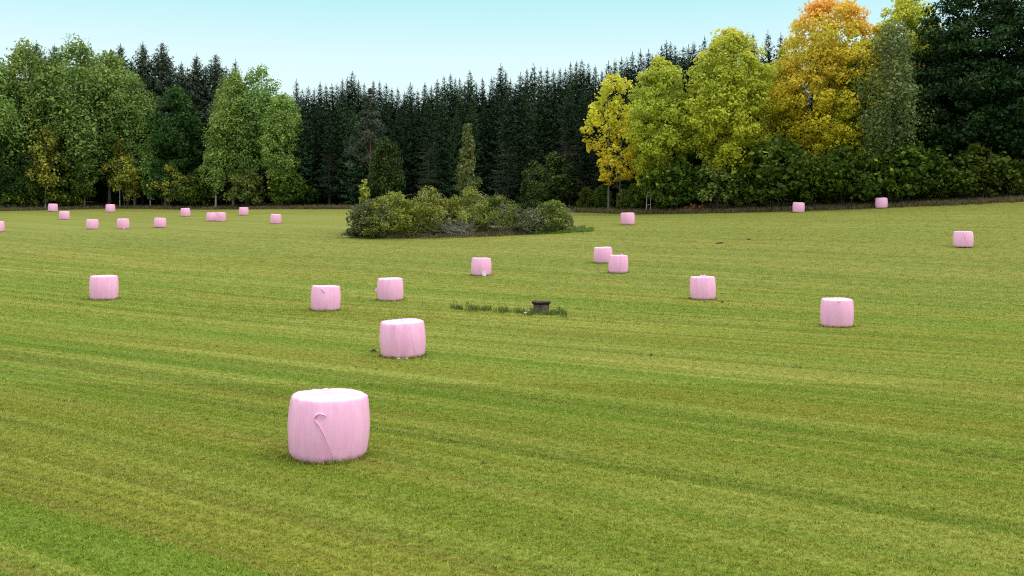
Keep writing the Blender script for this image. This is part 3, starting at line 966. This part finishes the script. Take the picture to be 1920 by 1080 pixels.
plant(aspB, 1618, e_(1618, 5.5), 75, 'yellow-green aspen merging with the right flank of the orange-topped tree', group=AG, rz=3.3, wide=.75)
plant(aspT, 1700, e_(1700, 12), -22, 'tall yellow-flecked aspen behind the grey-green birch, cut by the upper border', group=AG, rz=.2)
plant(greyB, 1668, e_(1668, 4), 42, 'grey-green drooping birch with a forked white trunk', rz=.9)
plant(oakA, 1815, e_(1815, 8), -40, 'huge dark green oak overhanging the right hedge', group='dark oaks at the right', rz=.4)
plant(oakB, 1940, e_(1940, 6), -50, 'dark oak cut off by the right border', group='dark oaks at the right', rz=2.0)
plant(oakB, 1740, e_(1740, 13), 60, 'dark oak in shade behind the drooping birch', group='dark oaks at the right', rz=4.0)
plant(darkA, 1600, e_(1600, 11), 170, 'shaded dark tree between the orange-topped aspen and the drooping birch', rz=1.0)
plant(darkA, 1480, e_(1480, 12), 220, 'shaded dark tree below the half hidden aspen', rz=2.0)
plant(darkB, 1320, e_(1320, 12), 250, 'shaded dark tree in the black gap beside the yellow-green aspen', rz=.6)
HG = 'hazel hedge along the right field edge'
for q, (px, d, top, lab) in enumerate([
        (1268, 3, 300, 'young green bush below the yellow-green aspen'), (1345, 3.6, 305, 'dark green bush under the broad gold-green aspen'),
        (1400, 3.2, 318, 'hazel bush under the right half of the gold-green aspen'), (1458, 3, 258, 'tallest olive hazel bush below the orange-topped tree'),
        (1520, 3.6, 292, 'hazel bush just right of and behind the bale below the orange-topped tree'), (1580, 3.1, 276, 'hazel bush with glossy leaves above a grey boulder'),
        (1640, 3.9, 288, 'hazel bush straight behind the far right bale'), (1700, 3.2, 262, 'hazel bush at the foot of the drooping white-trunked birch'),
        (1762, 3.8, 300, 'hazel bush under the hanging boughs of the huge oak'), (1832, 3.2, 272, 'upright hazel bush with one tall yellow-green shoot'),
        (1890, 4.2, 300, 'hazel bush close to the right border'), (1950, 4, 280, 'hazel bush cut off by the right border')]):
    plant(hazel[q % 2 if px > 1500 else (q + 1) % 3], px, e_(px, d), top, lab, 'bush', HG, wide=1.12)
for q, (px, d, top, lab) in enumerate([
        (1100, 4, 352, 'low bush just right of the bush island at the forest foot'), (1130, 4, 348, 'round low bush left of the two bare aspen trunks'),
        (1170, 3.4, 356, 'low bush between the bare aspen trunks'), (1195, 3.4, 345, 'low bush left of the grey wooden frame'),
        (1245, 3, 352, 'low bush right of the grey wooden frame')]):
    plant(hazel[q % 3], px, e_(px, d), top, lab, 'bush', 'low bushes under the aspens', wide=.8)

# ---- bush island
IG = 'bushes of the island in the field'
def bush(seed, leafm, H, Rad, n, rc=.55, per=80, size=.20, prof='dome'):
    return broadleaf('bush', seed, leafm, 'twig', prof, H, .15, Rad, n, rc, per, size, lobes=.3, stems=5, r0=.035, limbs=6, parts=('stems', 'foliage'), spread=.35)
b1, b2, b3, b4, b5 = bush(501, 'bushyellow', 3.6, 3.0, 85), bush(502, 'bushyellow', 3.8, 3.0, 85), bush(503, 'bushgreen', 3.3, 2.6, 70), bush(504, 'bushgreen', 2.9, 2.2, 60), bush(505, 'bushgrey', 2.0, 1.6, 40)
for p, px, Y, top, lab, w in [
        (b1, 735, 87.8, 362, 'yellow-green bush below the dark juniper column', 1.0), (b2, 803, 88.4, 357, 'highest ochre-yellow bush in the middle left of the island', 1.05),
        (b2, 882, 88.2, 358, 'olive-yellow bush at the foot of the slim birch', .9), (b3, 935, 87.6, 370, 'green bush right of the slim birch', .95),
        (b4, 1036, 87.8, 378, 'green bush at the right end of the island', 1.0), (b5, 995, 87, 394, 'grey-green low bush in the dip of the island', .9),
        (b5, 690, 88, 380, 'dull olive bush at the left end of the island', .85), (b5, 842, 88.4, 396, 'grey low bush behind the heap of dead branches', 1.0),
        (b3, 770, 92.5, 380, 'shaded bush at the back between the two yellow bushes', .9), (b4, 960, 93, 385, 'shaded bush at the back right of the island', 1.1),
        (b4, 1065, 91.5, 402, 'smallest dark bush at the right tip of the island', .7), (b4, 705, 87, 394, 'low yellow-green bush at the left front of the island', .7)]:
    X = (px - 960) / F * Y
    plant(p, px, Y, top, lab, 'bush', IG, wide=w, zoff=float(island_h(X, Y)) * .8)
jun = broadleaf('juniper_shrub', 511, 'juniper', 'darkbark', 'column', 5.6, .3, 1.8, 190, .5, 120, .17, lobes=.14, limbs=4, parts=('trunk', 'crown'))
plant(jun, 722, 92.5, 261, 'tall dark columnar juniper with a rounded top on the bush island', 'shrub', zoff=.3, rz=.3, wide=.62)
jun2 = broadleaf('juniper_shrub', 512, 'juniper', 'darkbark', 'dome', 4.5, .2, 1.6, 80, .5, 110, .17, lobes=.25, limbs=4, parts=('trunk', 'crown'))
plant(jun2, 990, 94, 335, 'dark round juniper at the back right of the bush island', 'shrub', zoff=.2, rz=.3, wide=.85)
darkC = broadleaf('oak_tree', 323, 'darktip', 'darkbark', 'dome', 7, .4, 3.3, 85, .75, 75, .34, lobes=.5)
plant(darkC, 1035, e_(1035, 2), 288, 'dark bushy tree with lit leaf tips behind the right half of the bush island', rz=1.1, wide=1.0)
slim = broadleaf('birch_tree', 513, 'slimbirch', 'birchbark', 'spindle', 7.6, 2.1, 1.2, 62, .36, 55, .21, droop=.5, lobes=.35, limbs=8, r0=.07)
plant(slim, 877, 92, 231, 'slim young birch with a pale trunk rising from the bush island', zoff=.3, wide=.85)
ysap = broadleaf('birch_tree', 514, 'birchyellow', 'birchbark', 'spindle', 4, .8, .7, 22, .32, 45, .19, droop=.3, limbs=5, r0=.04)
plant(ysap, 683, 90.5, 335, 'yellow-tipped sapling beside the dark juniper column', zoff=.2)

# heap of dead grey branches on the island
mb = MB()
rb = np.random.default_rng(9)
for k in range(95):
    p0 = np.array([rb.normal(.2, .75), rb.normal(0, .4), rb.uniform(-.05, .35)])
    a, ln = rb.normal(2.5, .75), rb.uniform(.6, 2.2)
    d = np.array([math.cos(a), rb.normal(0, .3), rb.uniform(.1, .75)])
    d = d / np.linalg.norm(d) * ln
    p1 = p0 + d * .5 + rb.normal(0, .08, 3)
    mb.tube([p0, p1, p0 + d], [rb.uniform(.014, .034), .016, .005], 5)
    for q in range(4):
        s0 = p0 + d * rb.uniform(.4, .8)
        mb.tube([s0, s0 + d * .2 + rb.normal(0, .22, 3)], [.012, .004], 4)
Y = 86.6
X = (852 - 960) / F * Y
tag(link('branch_heap', mb.mesh('branch_heap', M['palewood'], True), None, (X, Y, float(terrain(X, Y)) + float(island_h(X, Y)) + .05), 0, (.95, .7, 1.0)), 'heap of dead grey branches in the middle of the bush island', 'branch heap')

# ------------------------------------------------------------------ bales
def bale_r(z):
    return .572 + .053 * math.sin(math.pi * min(1, max(0, (z - .03) / .93))) ** .85
def bale_mesh(seed):
    rng = np.random.default_rng(seed)
    prof = [(0, 0.01), (.30, .004), (.48, .0), (.54, .008), (.560, .03), (.572, .06)]
    for t in sp(.09, .90, 22):
        prof.append((bale_r(t), t))
    prof += [(.577, .930), (.571, .955), (.555, .971), (.525, .979), (.44, .983), (.30, .985), (.12, .99), (0.0, .99)]
    ns = 112
    th = np.arange(ns) * 2 * np.pi / ns
    def ang(k0, k1, amp):
        f = np.zeros(ns)
        for k in range(k0, k1):
            f += rng.normal() * np.cos(k * th + rng.uniform(0, 6.28)) * amp / math.sqrt(k)
        return f
    lo, hi, mid = ang(2, 5, .010), ang(9, 34, .0075), ang(5, 14, .007)
    V = []
    for (r, z) in prof:
        t = z / .99
        side = min(1, r / .5) ** 4
        edge = .8 * math.exp(-((t - .95) / .10) ** 2) + .7 * math.exp(-((t - .03) / .1) ** 2)
        rr_ = r * (1 + lo * side) + side * (hi * (.35 + 1.2 * edge) * np.cos(3 * t + th * 2) + mid * (.4 + .8 * edge))
        zz = z + side * edge * hi * .9 + (.006 * np.cos(th * 3 + r * 6) * (t > .97))
        V.append(np.stack([rr_ * np.cos(th), rr_ * np.sin(th), zz * np.ones(ns)], 1))
    V = np.concatenate(V)
    n = len(prof)
    Q = [(k * ns + i, k * ns + (i + 1) % ns, (k + 1) * ns + (i + 1) % ns, (k + 1) * ns + i) for k in range(n - 1) for i in range(ns)]
    mb = MB()
    mb.quads(V, Q)
    return mb.mesh('wrapped_bale', M['film'], True)
BM = [bale_mesh(700 + k) for k in range(6)]
BALES = [  # photo column, row of the foot, width, label
    (615, 869, 151, 'nearest and largest pink bale, with a hooked film tail on its side'),
    (756, 672, 86, 'second nearest pink bale, with a white film flap at its foot'),
    (610, 584, 55, 'pink bale left of the pair behind the second nearest bale'),
    (732, 565, 49, 'pink bale straight behind the second nearest bale, with a small bump on its left side'),
    (195, 563, 51, 'lone pink bale in the left middle of the field'),
    (902, 518, 38, 'pink bale with a torn white film flap, before the bush island'),
    (1131, 494, 35, 'rear one of the two overlapping pink bales'),
    (1159, 513, 37, 'front one of the two overlapping pink bales, with a knot on top'),
    (1318, 563, 48, 'pink bale with two dark molehills at its foot'),
    (1569, 615, 60, 'largest pink bale of the right half, with a pink knot on its top edge'),
    (1806, 465, 35, 'pink bale farthest to the right, with a diagonal fold'),
    (1177, 422, 27, 'pink bale in front of the yellow aspens'),
    (1497, 399, 22, 'pink bale at the hedge below the orange-topped tree'),
    (1653, 391, 22.5, 'pink bale at the right hedge, nearest to the huge oak'),
    (517, 420, 20, 'small far pink bale in front of the last birch, right of all far left bales'),
    (457, 404, 17.5, 'far pink bale by the verge, below the birch clump'),
    (397, 415, 19, 'left bale of the touching far pair'),
    (414, 415.5, 18.5, 'right bale of the touching far pair, with a dark fold'),
    (348, 406, 17.5, 'far pink bale just left of and behind the touching pair'),
    (300, 427, 22, 'right one of three far pink bales in a loose row'),
    (231, 429.5, 22, 'middle one of three far pink bales in a row, with a foot flap'),
    (207, 398, 17, 'far pink bale against the brown verge, behind the loose row of three'),
    (173, 430, 21.5, 'left one of three far pink bales in a loose row'),
    (121, 412, 18.5, 'front one of two far pink bales near the left forest edge'),
    (99, 397, 17, 'rear one of two far pink bales, touching the brown verge'),
    (-4, 435, 23, 'pink bale cut off by the left border'),
]
def on_bale(a, z, out=.0):
    """point on a bale's skin: a = angle from the side facing the camera (degrees, positive to the right), z = height"""
    z = z * .9
    r = bale_r(z) if .06 < z < .91 else .56
    if z >= .91:
        r = .545
    th = R(-90 + a)
    return np.array([(r + out) * math.cos(th), (r + out) * math.sin(th), z])
def tail_mesh(pts, rad, mat, name='film_tail', sides=7):
    mb = MB()
    p = np.asarray(pts, float)
    # subdivide the path
    k = np.linspace(0, len(p) - 1, len(p) * 5)
    q = np.stack([np.interp(k, np.arange(len(p)), p[:, c]) for c in range(3)], 1)
    for _ in range(3):
        q[1:-1] = (q[:-2] + 2 * q[1:-1] + q[2:]) / 4
    rr_ = np.interp(k, np.linspace(0, len(p) - 1, len(rad)), rad)
    mb.tube(q, rr_, sides)
    return mb.mesh(name, mat, True)
def flap_mesh(seed, w, h, mat):
    """crumpled film flap standing off the skin, in x (along) z (up), y towards the camera negative"""
    rng = np.random.default_rng(seed)
    nx, nz = 12, 7
    V = []
    for j in range(nz):
        for i in range(nx):
            x, z = (i / (nx - 1) - .5) * w, j / (nz - 1) * h * (1 - .45 * abs(i / (nx - 1) - .4))
            V.append((x + rng.normal(0, w * .02), -.045 * (1 - j / nz) + rng.normal(0, .016), z + rng.normal(0, h * .05)))
    Q = [(j * nx + i, j * nx + i + 1, (j + 1) * nx + i + 1, (j + 1) * nx + i) for j in range(nz - 1) for i in range(nx - 1)]
    mb = MB()
    mb.quads(V, Q)
    return mb.mesh('film_flap', mat, False)
bale_objs = []
for q, (px, py, w, lab) in enumerate(BALES):
    X0, Y0 = ray_hit(px, py)
    Y = Y0 + .48
    X = (px - 960) / F * Y
    s = w * Y / F / 1.25
    s = min(max(s, .88), 1.12)
    o = link('wrapped_bale', BM[(q * 5 + 1) % 6], None, (X, Y, float(terrain(X, Y)) - .015), 0, (s, s, (.5 + .5 * s) * (1.0 if q < 2 else 1.10 + .035 * math.sin(q * 1.9))))
    tag(o, lab, 'bale', 'pink wrapped silage bales on the field')
    bale_objs.append(o)
    # turn the mesh's wrinkles, keep the parts' frame facing the camera
    o.rotation_euler = (R(1.6 * math.sin(q * 2.3)), R(1.6 * math.sin(q * 3.7 + 1)), math.atan2(-X, Y))
# longer grass added round the feet of the nearer bales to strengthen their contact shadow
Pb = []
rq = np.random.default_rng(61)
for o in bale_objs[:10]:
    for k in range(170):
        a_ = rq.uniform(0, 6.283)
        r_ = .575 * o.scale[0] + abs(rq.normal(0, .045))
        x, y = o.location.x + r_ * math.cos(a_), o.location.y + r_ * math.sin(a_)
        Pb.append((x, y, float(terrain(x, y))))
foot = tuft_collection('bale_foot_tuft', M['blade'], 5, 9, .05, .03, .085, .008, 1.0, 160)
tag(scatter('grass', Pb, foot, .5, 1.3, 51), kind='stuff')
def part(q, name, me, loc=(0, 0, 0), rz=0):
    o = link(name, me, bale_objs[q], loc, rz)
    return o
P_ = on_bale
part(0, 'film_tail', tail_mesh([P_(-4, .84, .02), P_(-8, .87, .035), P_(-13, .885, .03), P_(-18, .85, .028), P_(-19.5, .79, .024), P_(-16, .73, .02), P_(-12, .66, .016), P_(-7, .56, .014), P_(-3, .45, .010), P_(1, .34, .007), P_(5, .2, .003), P_(8, .09, .0)],
                               [.007, .018, .009, .017, .010, .015, .008, .009, .006, .006, .004, .003], M['film']))
part(1, 'film_flap', flap_mesh(3, .32, .06, M['film_pale']), P_(-4, .0, .02))
part(1, 'film_tail', tail_mesh([P_(18, 1.0, -.012), P_(22, .8, -.016), P_(26, .55, -.018), P_(30, .3, -.014), P_(32, .14, -.012)], [.016, .03, .034, .026, .014], M['film']))
part(2, 'film_tail', tail_mesh([P_(-20, 1.02, .01), P_(-14, .95, .02), P_(-8, .86, .012), P_(-4, .8, .0)], [.02, .028, .02, .008], M['film']))
part(3, 'film_tail', tail_mesh([P_(-84, .62, .0), P_(-86, .54, .05), P_(-82, .47, .03), P_(-80, .4, .0)], [.03, .05, .04, .02], M['film']))
part(5, 'film_flap', flap_mesh(5, .22, .34, M['film_pale']), P_(18, .0, .04))
part(7, 'film_tail', tail_mesh([(.12, -.2, .98), (.17, -.2, 1.03), (.22, -.18, 1.02), (.26, -.2, .98)], [.03, .035, .03, .02], M['film']))
part(8, 'film_tail', tail_mesh([(-.12, -.1, .98), (-.05, -.1, 1.03), (.03, -.12, 1.01), (.1, -.1, 1.04), (.16, -.1, .98)], [.02, .03, .025, .03, .02], M['film']))
part(9, 'film_tail', tail_mesh([P_(-2, 1.06, .01), P_(5, 1.03, .025), P_(12, 1.05, .02), P_(18, 1.05, .0)], [.02, .035, .03, .015], M['film']))
part(10, 'film_tail', tail_mesh([P_(2, .98, .01), P_(8, .8, .015), P_(14, .55, .012), P_(24, .3, .006), P_(30, .16, 0)], [.02, .022, .02, .014, .006], M['film']))
part(17, 'film_tail', tail_mesh([P_(-16, .86, .015), P_(-8, .74, .02), P_(2, .6, .015), P_(10, .48, 0)], [.03, .04, .035, .02], M['film']))
part(18, 'film_flap', flap_mesh(7, .14, .16, M['film']), P_(5, .0, .04))
part(20, 'film_flap', flap_mesh(8, .16, .22, M['film']), P_(6, .0, .04))

# ------------------------------------------------------------------ well, weeds, stones, molehills, frame, boulders
X, Y = ray_hit(1015, 587.5)
Y += .32
X = (1015 - 960) / F * Y
zg = float(terrain(X, Y))
well = bpy.data.objects.new('well', None)
COL.objects.link(well)
well.location = (X, Y, zg)
tag(well, 'small concrete well ring with a rusty overhanging lid, standing in the mown grass', 'well')
def lathe(prof, ns=28, jag=0.0, seed=0):
    rng = np.random.default_rng(seed)
    th = np.arange(ns) * 2 * np.pi / ns
    j = rng.normal(0, 1, ns) * jag
    V = np.concatenate([np.stack([r * np.cos(th), r * np.sin(th), z + j * (r > .2)], 1) for r, z in prof])
    n = len(prof)
    Q = [(k * ns + i, k * ns + (i + 1) % ns, (k + 1) * ns + (i + 1) % ns, (k + 1) * ns + i) for k in range(n - 1) for i in range(ns)]
    mb = MB()
    mb.quads(V, Q)
    return mb
link('concrete_ring', lathe([(.0, -.03), (.315, -.03), (.325, .02), (.33, .15), (.325, .28), (.33, .325), (.30, .34), (0, .34)]).mesh('concrete_ring', M['concrete'], True), well)
lid = link('lid', lathe([(0, .345), (.335, .345), (.36, .36), (.385, .40), (.40, .44), (.375, .455), (.33, .43), (.15, .425), (0, .425)], 28, .012, 4).mesh('lid', M['rust'], True), well)
mb = MB()
mb.tube([(-.10, 0, .42), (-.09, 0, .47), (.09, 0, .47), (.10, 0, .42)], .012, 6)
link('handle', mb.mesh('handle', M['rust'], True), lid)
Pw = []
rw = np.random.default_rng(31)
for k in range(150):
    f_ = rw.random()
    px = 846 + f_ * 152
    f_ = min(1, max(0, f_ + .022 * math.sin(f_ * 34)))
    px = 846 + f_ * 152
    py = 578 + f_ * 10 + rw.normal(0, 1.6 + 1.3 * math.sin(f_ * 9) ** 2)
    X1, Y1 = ray_hit(px, py)
    Pw.append((X1, Y1, float(terrain(X1, Y1))))
for k in range(40):
    X1, Y1 = ray_hit(rw.uniform(1034, 1062), 588 + rw.normal(0, 2))
    Pw.append((X1, Y1, float(terrain(X1, Y1))))
for k in range(18):
    X1, Y1 = ray_hit(rw.uniform(996, 1034), 590.5 + rw.normal(0, .6))
    Pw.append((X1, Y1, float(terrain(X1, Y1))))
wd = tuft_collection('weed_tuft', M['weed'], 6, 14, .13, .04, .20, .016, 1.3, 140)
tag(scatter('weeds', Pw, wd, .35, 1.4, 41), kind='stuff')

def rock_mesh(name, seed, mat, rough=.16):
    rng = np.random.default_rng(seed)
    nu, nv = 18, 10
    ph = rng.uniform(0, 6.28, 8)
    V = []
    for j in range(nv):
        v = np.pi * (j + .5) / nv - np.pi / 2
        for i in range(nu):
            u = 2 * np.pi * i / nu
            d = np.array([math.cos(v) * math.cos(u), math.cos(v) * math.sin(u), math.sin(v)])
            r = 1 + rough * (math.sin(3 * d[0] + ph[0] + 2 * d[1]) + .7 * math.sin(5 * d[1] + ph[1]) + .6 * math.sin(6 * d[2] + ph[2] + 3 * d[0])) + rng.normal(0, rough * .15)
            V.append(d * r)
    Q = [(j * nu + i, j * nu + (i + 1) % nu, (j + 1) * nu + (i + 1) % nu, (j + 1) * nu + i) for j in range(nv - 1) for i in range(nu)]
    b = len(V)
    V.append((0, 0, -1)); V.append((0, 0, 1))
    Q += [(b, (i + 1) % nu, i, b) for i in range(0)]
    mb = MB()
    mb.quads(V, Q)
    return mb.mesh(name, mat, True)
def put_rock(name, px, py, size, mat, seed, lab, cat, grp=None, back=0.0, sink=.25):
    X, Y = ray_hit(px, py)
    Y += back
    X = (px - 960) / F * Y
    o = link(name, rock_mesh(name, seed, mat), None, (X, Y, float(terrain(X, Y)) + size[2] * (1 - sink) - size[2] * .0), seed, size)
    return tag(o, lab, cat, grp)
put_rock('stone', 986, 589, (.085, .06, .05), M['palestone'], 1, 'whitest little stone in the weeds left of the well', 'stone', 'stones around the well')
put_rock('stone', 981.5, 588, (.06, .05, .035), M['palestone'], 2, 'smallest pale stone at the left tip of the stones by the well', 'stone', 'stones around the well')
put_rock('stone', 993, 586.5, (.15, .1, .07), M['stone'], 3, 'grey flat stone touching the left side of the well', 'stone', 'stones around the well')
put_rock('stone', 1044, 585.5, (.05, .05, .05), M['palestone'], 4, 'single pale stone in the grass right of the well', 'stone', 'stones around the well')
put_rock('boulder', 1540, 388, (.62, .5, .85), M['stone'], 5, 'grey boulder half hidden under the hedge right of the bale at the hedge', 'boulder', 'boulders in the verge', back=2.6)
put_rock('boulder', 1606, 386, (.6, .5, .5), M['stone'], 6, 'low grey boulder left of the bale nearest to the huge oak', 'boulder', 'boulders in the verge', back=2.6)
put_rock('boulder', 313, 388, (.5, .4, .55), M['stone'], 7, 'pale boulder in the brown verge below the round dark tree', 'boulder', 'boulders in the verge', back=1.5)

def heap_mesh(seed):
    rng = np.random.default_rng(seed)
    nr, ns = 8, 26
    ph = rng.uniform(0, 6.28, 5)
    V = []
    for k in range(nr):
        r = k / (nr - 1)
        for i in range(ns):
            t = 2 * np.pi * i / ns
            rr_ = r * (1 + .18 * math.sin(2 * t + ph[0]) + .12 * math.sin(3 * t + ph[1]))
            z = (1 - r ** 1.6) * (1 + .3 * math.sin(3 * rr_ * math.cos(t) * 2 + ph[2])) + rng.normal(0, .09) * (1 - r) - .02
            V.append((rr_ * math.cos(t), rr_ * math.sin(t), z))
    Q = [(k * ns + i, k * ns + (i + 1) % ns, (k + 1) * ns + (i + 1) % ns, (k + 1) * ns + i) for k in range(nr - 1) for i in range(ns)]
    mb = MB()
    mb.quads(V, Q)
    for k in range(24):
        c = np.array([rng.normal(0, .5), rng.normal(0, .5), 0])
        c[2] = max(0, .9 - np.hypot(c[0], c[1]) ** 1.5)
        mb.box(c, rng.uniform(.12, .26, 3), rng.uniform(0, 3))
    return mb.mesh('molehill', M['soil'], False)
for q, (px, py, w, h, lab) in enumerate([
        (700, 660, .10, .075, 'dark molehill left of the second nearest bale'), (1354, 568, .105, .07, 'larger dark molehill right of a pink bale'),
        (1322, 567, .045, .05, 'tiny dark molehill straight before a pink bale'), (1221, 667, .06, .04, 'tiny molehill alone in the middle of the right field'),
        (1351, 456, .42, .09, 'flat dark stubble strip far out between the yellow aspens and the right bales'), (1404, 449.5, .25, .08, 'small flat stubble strip beside the far flat one'),  # dark stubble strips, shaped as flat heaps
        (1412, 573, .035, .03, 'specklike molehill right of the two dark ones')]):
    X, Y = ray_hit(px, py)
    tag(link('molehill', heap_mesh(900 + q), None, (X, Y, float(terrain(X, Y))), q, (w, w * .7, h)), lab, 'molehill', 'molehills on the field')

# dark scraped wheel track at the right border
mb = MB()
V, Q = [], []
kk = 40
for k in range(kk):
    px = 1768 + k / (kk - 1) * 190
    py = 848 + (px - 1768) * .115 + 2.5 * math.sin(px * .12)
    X, Y = ray_hit(px, py)
    wv = .05 + .10 * k / kk + .03 * math.sin(k * 1.9)
    for s in (-1, 1):
        V.append((X, Y + s * wv, float(terrain(X, Y + s * wv)) + .006))
Q = [(2 * k, 2 * k + 2, 2 * k + 3, 2 * k + 1) for k in range(kk - 1)]
mb.quads(V, Q)
M['trackmud'] = solid_mat('track_mud', (.022, .02, .008), (.10, .11, .02), 9, 1.0, .5, spec=0)
tag(link('wheel_track', mb.mesh('wheel_track', M['trackmud'])), kind='structure')

# weathered wooden frame at the forest edge
Yl = e_(1216, 1.2)
Xl = (1216 - 960) / F * Yl
fr = bpy.data.objects.new('wooden_frame', None)
COL.objects.link(fr)
fr.location = (Xl, Yl, float(terrain(Xl, Yl)))
tag(fr, 'narrow weathered grey wooden frame standing in the verge below the aspens', 'frame')
hF = 2.35
for s in (-1, 1):
    mb = MB()
    mb.tube([(s * .24, 0, -.2), (s * .23, .02, hF * .5), (s * (.20 if s > 0 else .13), .04, hF)], [.055, .05, .045], 8)
    link('post', mb.mesh('post', M['greywood'], True), fr)
for z, a in ((hF - .03, .24), (.95, .27)):
    mb = MB()
    mb.tube([(-a + .06, -.02, z - .03), (a, .0, z + .03)], .04, 8)
    link('crossbar', mb.mesh('crossbar', M['greywood'], True), fr)

# rusty bracken by the hedge
bk = broadleaf('bracken', 601, 'bracken', 'twig', 'dome', 1.5, .1, 2.6, 50, .34, 45, .22, lobes=.3, stems=4, r0=.02, limbs=3, parts=('stems', 'foliage'))
plant(bk, 1302, e_(1302, 1.6), 383, 'low rust-brown bracken patch in the verge below the black gap', 'bracken', wide=.85)
